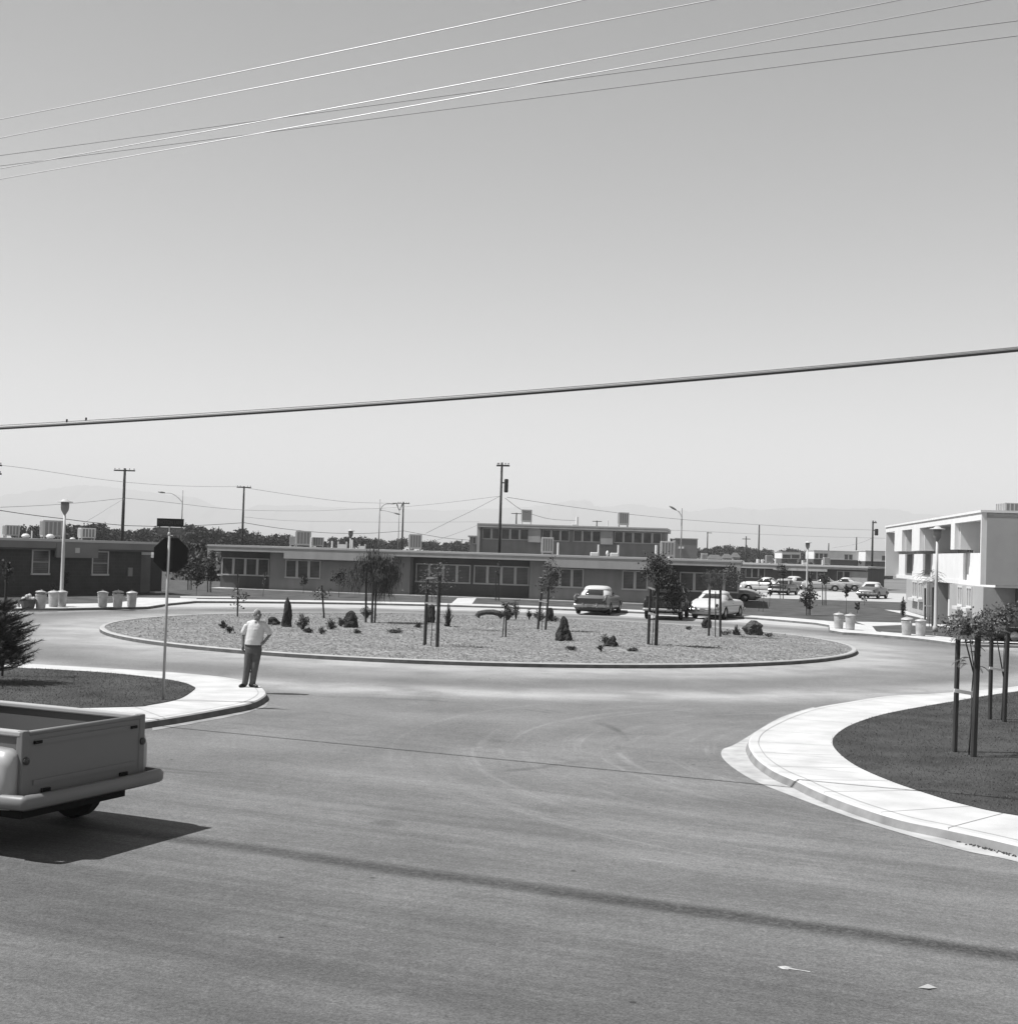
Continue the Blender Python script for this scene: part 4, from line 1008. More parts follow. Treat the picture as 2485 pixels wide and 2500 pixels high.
# --- small pine at the left edge, with its stake
P = G(-10, 1668, .13); t = thing('pine_tree', 'small dense pine tree at the left edge of the corner lawn', 'tree', P); rg = random.Random(9)
mb = MB(); kk = mpp(P); tw = MB()
for k in range(270):
    z = rg.uniform(.25, 1.68); maxr = .98 * (1 - (max(0, z - .35) / 1.95) ** 1.3 * .75) ; a = rg.uniform(0, 2 * PI); r_ = maxr * rg.uniform(.3, 1.0)
    p0 = Vector((0, 0, z)); p1 = Vector((r_ * math.cos(a), r_ * math.sin(a), z + r_ * .28)); tw.tube([p0, (p0 + p1) / 2 + Vector((0, 0, -.05)), p1], [.012, .009, .005], 4, False)
    ax = (p1 - p0).normalized()
    for q in range(int(80 + 60 * r_)):
        f = rg.uniform(.35, 1.04); c = p0.lerp(p1, f); s = Vector((rg.gauss(0, 1), rg.gauss(0, 1), rg.gauss(0, 1))).normalized()
        d = (ax * .9 + s * 1.1).normalized() * rg.uniform(.08, .15); e = d.cross(s).normalized() * .0045
        mb.add([c - e, c + e, c + d], [(0, 1, 2)])
mb.build('foliage', mat('pine_needles', .045, .7, .4, 5), t); tw.build('branches', m_bark, t); MB().tube([(0, 0, -.05), (.02, 0, 1.1), (0, 0, 1.75)], [.05, .03, .01], 8).build('trunk', m_bark, t, smooth=True)
A = G(5, 1652, .13); t = thing('wooden_stake', 'dark upright wooden stake beside the pine at the left edge', 'stake', A)
MB().tube([(0, 0, -.1), (.0, .02, hgt(A, 1372))], .03, 8).build('post', m_stake, t)
clumps(MB(), (0, .05, hgt(A, 1400)), (.10, .1, .35), 14, 10, .06, random.Random(4), .5).build('foliage', m_leaf, t)

# --- rocks and driftwood on the island
def rock(label, px0, px1, ytop, ybase, prof, seed, depth=.8, m=None, name='rock', skew=0.0, ridges=5):
    P = G((px0 + px1) / 2, ybase, .15); H = hgt(P, ytop); w_ = (px1 - px0) / 2 * mpp(P); rg = random.Random(seed)
    rings = []; seg = 44; nl = 26; ph = [rg.uniform(0, 6.28) for _ in range(6)]
    for i in range(nl):
        t = i / (nl - 1); r = np.interp(t, [p[0] for p in prof], [p[1] for p in prof]); ring = []
        for k in range(seg):
            a = 2 * PI * k / seg
            q_ = Vector((math.cos(a) * 1.3, math.sin(a) * 1.3, t * 2.6)) + Vector((seed * 3.1, 0, 0))
            nz = 1 + .42 * NZ.fractal(q_, .9, 2.1, 5) + .10 * math.sin(ridges * a + ph[0] + 3 * t) * (1 - t * .5) + rg.uniform(-.04, .04)
            ring.append((r * w_ * nz * math.cos(a) + skew * t * w_, r * w_ * depth * nz * math.sin(a), -.06 + t * (H + .06) + rg.uniform(-.012, .012) * H))
        rings.append(ring)
    o = MB().rings(rings).build(name, m or m_rock, None, smooth=False); o.location = P
    tag(o, label, 'rock' if name == 'rock' else 'driftwood', 'boulders and driftwood on the island'); return o
rock('tall pointed dark rock standing like a spire on the island', 687, 713, 1459, 1533, [(0, 1.05), (.15, .95), (.45, .85), (.75, .62), (.92, .3), (1, .06)], 1)
rock('low rough dark rock left of the pointed spire rock', 655, 684, 1506, 1527, [(0, .9), (.4, 1.0), (.8, .7), (1, .25)], 2, skew=-.3)
rock('rounded dome-shaped dark rock left of the feathery tree', 838, 874, 1491, 1535, [(0, .95), (.3, .98), (.65, .85), (.88, .55), (1, .12)], 3)
rock('upright mottled dark stone between the thick stakes left of the yucca', 1042, 1063, 1476, 1523, [(0, .9), (.3, 1.0), (.7, .85), (.92, .7), (1, .3)], 4)
rock('stepped conical dark rock right of the island middle', 1356, 1396, 1505, 1567, [(0, 1.0), (.25, .98), (.5, .75), (.7, .5), (.88, .38), (1, .12)], 5, skew=-.1)
rock('low dark wedge-shaped rock right of the conical one', 1469, 1506, 1552, 1580, [(0, 1.0), (.35, .9), (.7, .5), (1, .12)], 6, skew=.5)
rock('dark rounded rock behind the stakes before the white car', 1714, 1736, 1507, 1533, [(0, .9), (.4, 1.0), (.8, .7), (1, .2)], 7)
rock('gnarled weathered stump at the right end of the island', 1819, 1862, 1515, 1550, [(0, .8), (.25, .85), (.5, 1.0), (.75, .8), (1, .3)], 8, m=m_rock2, name='stump', skew=-.1, ridges=4)
rock('dark squat rock behind the leaning stakes', 1334, 1350, 1484, 1517, [(0, .9), (.5, 1.0), (.85, .9), (1, .5)], 9)
P = G(1196, 1511, .15); t = MB().tube([(-.6, 0, .08), (-.5, 0, .24), (-.2, .05, .3), (.15, .05, .31), (.42, 0, .26), (.56, 0, .08)], [.14, .13, .12, .13, .14, .10], 9).build('log', m_rock2); t.location = P
tag(t, 'fallen dark log bowed up at the back of the island', 'log', 'boulders and driftwood on the island')

# --- shrubs, yucca and low plants on the island
def shrub(label, px0, px1, ytop, ybase, seed, m=None, dens=30, s=.07, kind='shrub', up=1.0):
    P = G((px0 + px1) / 2, ybase, .15); H = max(.1, hgt(P, ytop)); w_ = (px1 - px0) / 2 * mpp(P)
    t = thing(kind, label, 'plant', P, 0, 'low plants on the island'); rg = random.Random(seed)
    st = MB(); mb = MB()
    for k in range(dens):
        a = rg.uniform(0, 2 * PI); f = rg.random() ** .5; tip = Vector((w_ * f * math.cos(a), w_ * .8 * f * math.sin(a), H * rg.uniform(.55, 1.0) * (1.08 - .5 * f * f)))
        st.tube([(0, 0, -.02), tip * .6 + Vector((0, 0, H * .08)), tip], [.008, .006, .003], 3, False)
        for q in range(14): leafquad(mb, tip * rg.uniform(.5, 1.02) + Vector((rg.gauss(0, .03), rg.gauss(0, .03), rg.gauss(0, .02))), s * rg.uniform(.5, 1.1), rg, .3, up)
    mb.build('foliage', m or m_leaf2, t); st.build('stems', m_bark, t); return t
shrub('fine grey shrub right of the pointed spire rock', 721, 757, 1498, 1540, 1, m_leaf2, 46)
shrub('tiny creeping plant at the foot of the grey shrub', 742, 762, 1532, 1547, 2, m_leaf, 16)
shrub('loose shrub left of the dome rock', 793, 822, 1510, 1540, 3, m_leaf2, 30)
shrub('small shrub touching the left side of the dome rock', 820, 842, 1504, 1532, 4, m_leaf2, 22)
shrub('rounded shrub behind the three stakes of the feathery tree', 877, 912, 1480, 1510, 5, m_leaf2, 40)
shrub('low dark tuft behind the standing man, left one', 534, 556, 1518, 1536, 6, m_leaf, 18)
shrub('low dark tuft beside the standing man, right one', 552, 572, 1528, 1546, 7, m_leaf, 18)
shrub('flat spreading dark plant below the feathery tree shadow', 943, 986, 1532, 1549, 8, m_leaf, 34, .05)
shrub('small dark plant left of the thick stakes', 1014, 1028, 1520, 1536, 9, m_leaf, 14)
shrub('low plant under the dome rock', 862, 882, 1538, 1550, 10, m_leaf2, 16)
shrub('pale low plant left of the dome rock foot', 776, 794, 1532, 1550, 11, m_leaf2, 14)
shrub('broad dark shrub clump at the middle back of the island', 1217, 1262, 1478, 1515, 12, m_leaf, 60)
shrub('tall leafy head rising from the shrub clump', 1248, 1270, 1462, 1514, 13, m_leaf, 26)
shrub('slim dark shrub right of the shrub clump', 1283, 1300, 1484, 1514, 14, m_leaf, 22)
shrub('fan-shaped shrub behind the leaning stakes', 1297, 1336, 1484, 1518, 15, m_leaf2, 44)
shrub('low tuft right of the squat rock', 1345, 1366, 1505, 1519, 16, m_leaf2, 14)
shrub('flat dark plant in front of the conical rock', 1378, 1410, 1577, 1589, 17, m_leaf, 22, .05)
shrub('pale twiggy bush behind the wedge rock', 1461, 1492, 1550, 1576, 18, m_leaf3, 26)
shrub('small dark twig in front of the wedge rock', 1458, 1476, 1574, 1592, 19, m_leaf, 9)
shrub('flat dark plant right of the wedge rock', 1530, 1559, 1581, 1592, 20, m_leaf, 20, .05)
shrub('small grey plant at the island back before the pickup', 1674, 1688, 1530, 1539, 21, m_leaf2, 12)
shrub('creeping dark plant trailing from the weathered stump', 1862, 1892, 1545, 1555, 22, m_leaf, 16, .05)
shrub('low twiggy plant between the stakes before the white car', 1755, 1790, 1538, 1552, 23, m_leaf2, 18)
def yucca(label, px0, px1, ytop, ybase, n, seed):
    P = G((px0 + px1) / 2, ybase, .15); H = hgt(P, ytop); w_ = (px1 - px0) / 2 * mpp(P); rg = random.Random(seed); mb = MB()
    for k in range(n):
        a = rg.uniform(0, 2 * PI); f = rg.uniform(.1, 1.0); tip = Vector((w_ * f * math.cos(a), w_ * f * math.sin(a), H * (1.05 - .55 * f))) ; e = Vector((-math.sin(a), math.cos(a), 0)) * .018
        mid = tip * .5 + Vector((0, 0, H * .08)); mb.add([-e, mid - e * 1.2, tip, mid + e * 1.2, e], [(0, 1, 2, 3, 4)])
    t = thing('yucca', label, 'plant', P, 0, 'low plants on the island'); mb.build('leaves', m_leaf, t)
    clumps(MB(), (0, 0, .06), (.12, .12, .08), 10, 12, .1, rg).build('base', m_leaf, t)
yucca('spiky yucca with upright blades left of the island middle', 1074, 1114, 1468, 1533, 46, 3)
yucca('small spiky yucca beside the weathered stump', 1783, 1812, 1522, 1551, 30, 4)

# ================================================================== far trees
def make_far_tree(seed, wd, ht, mtl):
    rg = random.Random(seed); t = thing('shade_tree', 'x', 'tree'); mb = MB()
    for k in range(rg.randint(7, 9)):
        c = (rg.uniform(-.6, .6) * wd, rg.uniform(-.6, .6) * wd, ht * rg.uniform(.45, .80)); r = rg.uniform(.30, .48) * wd
        clumps(mb, c, (r, r, r * rg.uniform(.8, 1.05)), 34, 11, .55, rg, .24, .5)
    mb.build('crown', mtl, t)
    tr = MB().tube([(0, 0, 0), (.1, 0, ht * .3), (0, .1, ht * .55)], [.28, .2, .12], 7)
    for k in range(4):
        a = k * 1.6 + rg.random(); tr.tube([(0, 0, ht * .3), (wd * .4 * math.cos(a), wd * .4 * math.sin(a), ht * .6)], [.12, .05], 5)
    tr.build('trunk', m_bark, t); return t
m_far = mat('far_foliage', .055, .85, .5, .5)
protos = [make_far_tree(s, 3.6, 7.6, m_far) for s in (1, 2, 3, 4)]; used = [False] * 4
TL = [(62,1287,300),(98,1290,310),(140,1282,300),(172,1279,305),(204,1281,300),(232,1284,310),(264,1291,320),(296,1293,310),(326,1295,300),(356,1293,320),(388,1292,310),(420,1298,300),
      (452,1292,300),(478,1287,290),(506,1293,300),(534,1300,310),(552,1297,320),(580,1296,310),(606,1302,330),(628,1307,320),(656,1306,330),(684,1310,350),(712,1311,360),(742,1314,380),(800,1315,400),(836,1317,400),
      (868,1312,380),(900,1314,400),(935,1318,420),(968,1318,420),(1046,1322,420),(1078,1323,430),(1106,1322,420),(1134,1326,430),
      (1690,1341,520),(1712,1336,500),(1736,1338,520),(1758,1335,500),(1782,1338,520),(1797,1332,480),(1822,1340,520),(1846,1341,520),(1870,1342,520),(1892,1344,540),(1922,1345,540),(1948,1343,540),(1966,1346,560)]
order = 'first second third fourth fifth sixth seventh eighth ninth tenth eleventh twelfth'.split()
def far_label(i, px):
    n = px
    lm = [(98, 'above the left end of the brick block'), (180, 'between the brick block coolers'), (275, 'behind the white roof cooler'), (400, 'between the dark power pole and the street signs'), (520, 'in the gap between the low blocks'), (620, 'around the second power pole'), (760, 'left of the tallest middle block cooler'), (985, 'behind the feathery tree top'), (1150, 'left of the two-storey block'), (1800, 'right of the grey windowless block'), (1900, 'right of the tall bare pole'), (9999, 'behind the white balcony frame block')]
    for k, (lim, s) in enumerate(lm):
        if px < lim: return k, s
cnt = {}
rg = random.Random(77)
for i, (px, py, Y) in enumerate(TL):
    k = i % 4; o = protos[k] if not used[k] else copy_tree(protos[k]); used[k] = True
    top = W(px, py, Y); s = (top.z + .3) / 7.2
    g, s_ = far_label(i, px); cnt[g] = cnt.get(g, 0) + 1
    place(o, (top.x, Y, 0.0), rg.uniform(0, 6.28), '%s dark far tree %s, from the left' % (order[cnt[g] - 1].capitalize(), s_), (s * 1.15, s * 1.15, s))
    tag(o, None, None, 'trees of the distant shelter belt')
# brush filling the foot of the belt
mb = MB(); rg = random.Random(5)
for k in range(2300):
    px = rg.uniform(430, 2160); Y = rg.uniform(260, 520); c = W(px, 1370, Y); c.z = rg.uniform(.3, 2.6) if px < 560 else rg.uniform(.2, 1.9)
    for q in range(5): leafquad(mb, c + Vector((rg.gauss(0, 1.2), rg.gauss(0, 1.2), rg.gauss(0, .5))), 1.0, rg, .6)
for k in range(900):
    px = rg.uniform(430, 530); Y = rg.uniform(116, 150); c = W(px, 1370, Y); c.z = rg.uniform(.1, 2.2 if px < 505 else 1.2)
    for q in range(5): leafquad(mb, c + Vector((rg.gauss(0, .4), rg.gauss(0, .4), rg.gauss(0, .2))), .35, rg, .6)
tag(mb.build('brush', mat('brush_leaf', .09, .9, .4, .4)), 'low far brush along the foot of the distant trees', 'brush', kind='stuff')
# a few pale far houses and a fence in the gap
def far_house(px0, px1, ytop, ybase, Y, label, m=None):
    a, b_ = W(px0, ybase, Y), W(px1, ybase, Y); t = thing('far_house', label, 'house', (a.x, Y, 0), 0, 'tiny pale houses in the distance'); zt = W(px0, ytop, Y).z; x1 = b_.x - a.x
    MB().box(0, x1, 0, 6, 0, zt * .72).build('wall', m or m_wallB, t); MB().add([(-.3, -.3, zt * .72), (x1 + .3, -.3, zt * .72), (x1 + .3, 6.3, zt * .72), (-.3, 6.3, zt * .72), (.4, 3, zt), (x1 - .4, 3, zt)], [(0, 1, 5, 4), (1, 2, 5), (2, 3, 4, 5), (3, 0, 4), (0, 3, 2, 1)]).build('roof', m_wallD, t)
    MB().box(x1 * .3, x1 * .45, -.03, 0, .9, zt * .6).build('window', m_dark, t)
far_house(444, 462, 1362, 1380, 170, 'tiny pale house in the gap left of the middle block')
far_house(478, 500, 1368, 1384, 180, 'tiny pale shed beside the middle block left end')
far_house(1768, 1786, 1352, 1364, 420, 'tiny pale house beneath the far trees right of the grey block')
far_house(1790, 1806, 1349, 1366, 430, 'tiny pale gabled house near the tall bare pole')
far_house(1733, 1762, 1354, 1364, 400, 'long tiny pale house behind the small roof cooler')
x0 = W(444, 1400, 140); x1 = W(528, 1400, 140); t = thing('wire_fence', 'low dark rail fence in the gap between the two low blocks', 'fence', (x0.x, 112, 0)); mb = MB()
L_ = 3.6
for k in range(8): MB().tube([(k * L_ / 7 * 1.0, 0, 0), (k * L_ / 7, 0, 1.1)], .05, 6).build('post', m_bark, t)
mb.box(0, L_, -.02, .02, .95, 1.03); mb.build('rail', m_bark, t); MB().box(0, L_, -.02, .02, .45, .52).build('rail', m_bark, t)

# ================================================================== mountains and the air
RDG = [(-300,1222),(0,1212),(83,1198),(146,1190),(187,1184),(250,1187),(330,1196),(400,1206),(455,1212),(481,1215),(504,1228),(560,1243),(590,1246),(615,1242),(632,1232),(694,1235),(761,1233),(790,1238),(860,1240),(930,1240),(1000,1243),(1100,1246),(1200,1242),(1290,1237),(1340,1232),(1369,1226),(1423,1220),(1442,1224),(1451,1235),(1475,1238),(1545,1230),(1594,1238),(1640,1244),(1689,1249),(1729,1243),(1791,1238),(1824,1243),(1846,1245),(1910,1240),(1966,1239),(2050,1243),(2152,1241),(2196,1244),(2230,1254),(2400,1262),(2800,1270)]
rg = random.Random(3); pts = []
for i in range(len(RDG) - 1):
    a, b_ = RDG[i], RDG[i + 1]; n = 6
    for k in range(n):
        t = k / n; pts.append((a[0] + (b_[0] - a[0]) * t, a[1] + (b_[1] - a[1]) * t + (rg.uniform(-1.5, 1.5) if k else 0)))
rows = [(0, 1.0, 0), (-350, .80, 3), (-800, .55, 5), (-1400, .30, 5), (-2200, .12, 3), (-3200, 0.0, 0), (500, .8, 0), (1200, 0, 0)]
YM = 13500; vs = []; fs = []; rows = rows[:6][::-1] + rows[6:]; nP = len(pts)
for (dy, f, j) in rows:
    for k, p in enumerate(pts):
        q = W(p[0], p[1], YM); ph = k * .7
        vs.append((q.x + dy * .15 * math.sin(ph), YM + dy + 60 * math.sin(ph * 2.1), max(-2, q.z * f * (1 + (.06 * math.sin(ph * 1.7 + dy) if f < 1 else 0)) - (0 if f else 5))))
for r_ in range(len(rows) - 1):
    for k in range(nP - 1): fs.append((r_ * nP + k, r_ * nP + k + 1, (r_ + 1) * nP + k + 1, (r_ + 1) * nP + k))
mo = MB().add(vs, fs).build('mountains', mat('desert_rock', .16, .95, .2, .002), smooth=True, kind='structure')

hz = MB().box(-16500, 16500, -300, 15800, -1.6, 580).build('haze', mat('haze_air', .8), kind='stuff')
hm = hz.data.materials[0]; hn = hm.node_tree; hn.nodes.clear()
ho = hn.nodes.new('ShaderNodeOutputMaterial'); pv = hn.nodes.new('ShaderNodeVolumePrincipled')
pv.inputs['Color'].default_value = (1, 1, 1, 1); pv.inputs['Density'].default_value = HAZE = 2.0e-4; pv.inputs['Anisotropy'].default_value = 0
hn.links.new(pv.outputs[0], ho.inputs['Volume'])
tag(hz, 'thin pale desert haze over the whole place', 'haze')
# ================================================================== street furniture
m_pole = mat('pole_wood', .05, .9, .35, 3.0, stretch=(1, 1, .15))
m_wire = mat('wire_dark', .10, .6)
m_wire2 = mat('wire_far', .42, .7)
m_wire_b = mat('wire_bright', .40, .45, metal=.5)
m_lamp = mat('lamp_post_paint', .62, .6, .05, 2.0)
m_lampd = mat('lamp_glass_grey', .28, .35)

def power_pole(label, px, ytop, Y, arms, r=.14, trans=None, seed=1, lean=None, zg=0.0, knob=True):
    """arms: (half width in px left, right, row)"""
    T = W(px, ytop, Y); t = thing('power_pole', label, 'power pole', (T.x, Y, zg), 0, 'wooden power poles'); h = T.z - zg
    MB().tube([(0, 0, -.2), (0, 0, h * .5), (0, 0, h)], [r * 1.15, r, r * .75], 10).build('pole', m_pole, t, smooth=True)
    for (l, rr, row, yaw) in arms:
        z = W(px, row, Y).z - zg; a = l * Y / FPX; b_ = rr * Y / FPX; mm = Matrix.Rotation(yaw, 4, 'Z')
        arm = MB().box(-a, b_, -r - .12, -r - .01, z - .07, z + .07, mm).build('crossarm', m_pole, t)
        for x in (-a + .1, -a * .5, b_ * .5, b_ - .1):
            if knob: MB().lathe([(.02, 0), (.02, .06), (.06, .08), (.06, .14), (.03, .18)], 8, (x, -r - .06, z + .071), mm).build('insulator', m_lampd, arm)
    if trans:
        (dx, y0, y1, w_) = trans; z1 = W(px, y0, Y).z - zg; z0 = W(px, y1, Y).z - zg; rr = w_ * Y / FPX / 2
        MB().lathe([(rr * .7, 0), (rr, .06), (rr, z1 - z0 - .1), (rr * .8, z1 - z0)], 14, (dx * Y / FPX, 0, z0)).build('transformer', m_pole, t, smooth=False)
        MB().box(min(r * .5, dx * Y / FPX), dx * Y / FPX - rr * .5 + .001, -.04, .04, (z0 + z1) / 2 + .2, (z0 + z1) / 2 + .3).build('bracket', m_pole, t)
    return t
power_pole('dark power pole above the brick block, second nearest crossarm at the left', 305, 1143, 147, [(25, 27, 1149, R(-3))], .17)
power_pole('dark power pole between the brick block and the roof coolers', 596, 1187, 183, [(17, 18, 1190, 0)], .15)
power_pole('far power pole behind the feathery tree top', 985, 1225, 224, [(14, 15, 1229, 0)], .15)
power_pole('tallest dark power pole with a transformer near the picture middle', 1225.5, 1129, 118, [(12, 20, 1137, R(-12))], .125, (12, 1169, 1202, 10))
power_pole('stub of a far pole just left of the cooler on the two-storey block', 1261, 1252, 270, [(13, 16, 1254, 0)], .17, knob=False)
power_pole('stub of a far pole over the right half of the two-storey block', 1457, 1271, 300, [(11, 12, 1273, 0)], .16, knob=False)
power_pole('thin far pole just right of the grey windowless block', 1727.5, 1299, 330, [(2, 10, 1301, 0)], .16, knob=False)
power_pole('short far pole with a crossarm left of the tall bare pole', 1821.5, 1309, 300, [(10, 10, 1316, 0)], .15, knob=False)
power_pole('tall bare far pole rising right of the middle block', 1853.5, 1281, 280, [], .17)
power_pole('dark power pole with a transformer beside the big white building', 2131, 1271, 186, [(3, 8, 1276, 0)], .14, (9, 1291, 1307, 9))
power_pole('thin short pole left of the one beside the white building', 2091, 1311, 320, [], .17)
power_pole('tiny pole stub over the far white-walled block', 2023, 1326, 320, [], .16)
power_pole('power pole mostly cut off by the left photo edge', -14, 1128, 120, [(22, 21, 1136, 0), (22, 21, 1157, 0)], .15)

def post_lamp(label, bx, by, ytop, Y=None, wd=None, zg=.13):
    P = G(bx, by, zg) if Y is None else Vector((W(bx, by, Y).x, Y, zg)); h = 4.95
    if Y: h = W(bx, ytop, Y).z - zg
    t = thing('street_lamp', label, 'street lamp', P, 0, 'post-top street lamps')
    MB().lathe([(.13, 0), (.13, .25), (.085, .32), (.075, h * .5), (.055, h - .72)], 12).build('post', m_lamp, t, smooth=True)
    MB().lathe([(.05, h - .72), (.09, h - .66), (.17, h - .52), (.19, h - .40), (.19, h - .16)], 14).build('lantern', m_lampd, t, smooth=True)
    MB().lathe([(.36, h - .155), (.34, h - .12), (.18, h - .09), (.12, h - .02), (.03, h)], 20).build('shade', m_lamp, t, smooth=True)
    return t
post_lamp('grey lamp post behind the bins before the dark brick block', 149, 1480, 1217)
post_lamp('pale lamp post standing before the big white building', 2283, 1543, 1285)
post_lamp('far lamp head poking above the roof behind the feathery tree', 853, 1400, 1292, 112)
post_lamp('lamp post behind the round bushy tree by the parking lot', 1969, 1440, 1321, 118)

def arm_lamp(label, px, ytop, Y, arms, r=.07):
    T = W(px, ytop, Y); t = thing('arm_street_lamp', label, 'street lamp', (T.x, Y, 0), 0, 'tall street lights with curved arms')
    MB().tube([(0, 0, 0), (0, 0, T.z)], [r * 1.3, r * .7], 8).build('pole', m_lampd, t, smooth=True)
    for (pts, bright) in arms:
        q = [W(a, b_, Y) - Vector((T.x, Y, 0)) for a, b_ in pts]; c = catmull(q, 5)
        ar = MB().tube(c, .05, 6).build('arm', m_pipe if bright else m_lampd, t, smooth=True); e = q[-1]; d = (q[-1] - q[-2]).normalized()
        mm = Matrix.Translation(e) @ d.to_track_quat('X', 'Z').to_matrix().to_4x4()
        MB().lathe([(.02, -.10), (.22, -.06), (.26, 0), (.2, .06), (.05, .1)], 12, (.25, 0, 0), mm @ Matrix.Diagonal((1.7, 1, 1, 1))).build('lamp_head', m_lampd, ar, smooth=True)
    return t
arm_lamp('tall street light behind the street name signs, arm to the left', 446.5, 1197, 150, [([(446.3, 1228), (436, 1216), (420, 1205), (404, 1203)], True)])
arm_lamp('tall street light with two arms left of the far power pole', 928, 1219, 170, [([(928, 1247), (932, 1238), (940, 1231), (952, 1230)], False), ([(928, 1247), (936, 1246), (950, 1249), (961, 1252)], True)])
arm_lamp('thin forked light pole touching the far power pole', 975, 1240, 200, [([(975, 1246), (973, 1243), (972, 1240)], False), ([(975, 1246), (978, 1243), (979, 1240)], False)], .06)
arm_lamp('tall pale street light right of the two-storey block, arm to the left', 1665, 1241, 130, [([(1664.5, 1266), (1662, 1257), (1657, 1249), (1652, 1246)], True)])

# --- rubbish bins
def trash_can(label, px, ybase, ytop, tilt=0.0, rubbish=0, kind=0, zg=.13):
    P = G(px, ybase, zg); H = hgt(P, ytop); t = thing('trash_can', label, 'trash can', P, random.Random(px).uniform(0, 3), 'galvanised rubbish bins on the walks')
    hb = .66 if not rubbish else .62; r = .235; prof = [(r * .80, 0), (r * .82, .03)]
    for k in range(7): z = .06 + k * (hb - .1) / 7; prof += [(r * (.83 + .17 * z / hb), z), (r * (.85 + .17 * z / hb), z + .03)]
    prof += [(r * 1.04, hb - .03), (r * 1.04, hb), (r * .99, hb), (r * .97, hb - .06)]
    MB().lathe(prof, 22).build('body', m_galv, t, smooth=False)
    for s in (-1, 1): MB().tube([(s * r * .98, -.07, hb - .2), (s * (r + .05), -.06, hb - .22), (s * (r + .05), .06, hb - .22), (s * r * .98, .07, hb - .2)], .008, 6).build('handle', m_galv, t)
    zl = hb + (.10 if rubbish else .012)
    if kind != 2:
        mm = Matrix.Translation((.03 * rubbish, 0, zl)) @ Matrix.Rotation(tilt, 4, 'Y')
        ld = MB().lathe([(r * 1.12, -.03), (r * 1.12, .0), (r * .95, .025), (r * .5, .06), (.02, .075)], 22, (0, 0, 0), mm).build('lid', m_galv, t, smooth=True)
        MB().tube([(-.06, 0, .07), (-.04, 0, .11), (.04, 0, .11), (.06, 0, .07)], .01, 6).build('lid_handle', m_galv, ld).matrix_local = mm
    if rubbish:
        rg = random.Random(px); mb = MB()
        for k in range(14):
            a = rg.uniform(0, 6.28); q = rg.uniform(0, r * .8); c = Vector((q * math.cos(a), q * math.sin(a), hb - .02)); s = rg.uniform(.05, .09)
            mb.lathe([(s * .4, -s), (s, -s * .3), (s * .8, s * .5), (.01, s * .9)], 6, c)
        mb.build('rubbish', mat('paper', .7, .8), t)
    return t
trash_can('tall overfilled bin with a tilted lid at the far left', 99, 1486, 1436, R(10), 1)
trash_can('lidded bin just left of the left lamp post', 130, 1482, 1442)
trash_can('lidded bin directly in front of the left lamp post', 150, 1481, 1442)
trash_can('leftmost bin of the three beside the brick block entry', 250, 1482, 1442)
trash_can('middle bin of the three with its lid raised on rubbish', 287, 1483, 1437, R(5), 1)
trash_can('rightmost bin of the three beside the brick block entry', 321, 1482, 1442)
trash_can('left bin of the pair on the right-hand walk', 2047, 1535, 1494, R(0))
trash_can('right bin of the pair on the right-hand walk', 2075, 1538, 1501)
trash_can('overfilled bin with loose lid nearest the white building corner', 2213, 1551, 1503, R(-7), 1)
trash_can('plain lidded bin between the overfilled one and the lamp post', 2247, 1553, 1512)
P = G(68, 1486, .13); t = thing('wash_tub', 'squat dark tub heaped with pale rubbish left of the tall bin', 'tub', P)
MB().lathe([(.24, 0), (.28, .1), (.285, .12), (.30, .24), (.305, .26), (.33, .42), (.30, .42), (.28, .36)], 20).build('body', mat('dark_tub', .12, .7, .2, 5), t)
mb = MB(); rg = random.Random(11)
for k in range(26):
    a = rg.uniform(0, 6.28); q = rg.uniform(0, .28); s = rg.uniform(.05, .10); c = Vector((q * math.cos(a) - .04, q * math.sin(a), .42 + (.12 if q < .12 else 0) + rg.uniform(-.03, .05)))
    mb.lathe([(s * .4, -s), (s, -s * .3), (s * .8, s * .5), (.01, s * .9)], 6, c)
mb.build('rubbish', mat('paper', .7, .8), t); mb = MB()
mb.tube([(-.33, -.1, .35), (-.40, -.08, .2), (-.34, -.06, .05)], .05, 7).build('rag', mat('paper', .7, .8), t)

# --- stop sign seen from behind, with two street name blades
P = G(398, 1710, .13); H = hgt(P, 1306); k = mpp(P)
t = thing('stop_sign', 'octagonal sign seen from behind on a pale pipe with two street name blades on top', 'road sign', P)
MB().tube([(0, 0, -.2), (0, 0, H)], .028, 12).build('post', mat('galv_post', .42, .5, .1, 3), t, smooth=True)
MB().lathe([(.036, 0), (.036, .03), (.02, .06)], 12, (0, 0, H)).build('post_cap', m_galv, t)
zc = hgt(P, 1354.5); yaw = R(28); mm = Matrix.Translation((.035, .045, zc)) @ Matrix.Rotation(yaw, 4, 'Z'); Ro = .335 / math.cos(PI / 8)
vs = []; 
for y in (0, .004):
    vs += [mm @ Vector((Ro * math.cos(PI / 8 + q * PI / 4), y, Ro * math.sin(PI / 8 + q * PI / 4))) for q in range(8)]
MB().add(vs, [tuple(range(8)), tuple(range(15, 7, -1))] + [(i, i + 8, (i + 1) % 8 + 8, (i + 1) % 8) for i in range(8)]).build('sign_plate', mat('sign_back', .022, .8), t)
MB().box(-.035, .035, -.006, -.001, -.28, .28, mm).build('back_strap', mat('sign_strap', .04, .7), t)
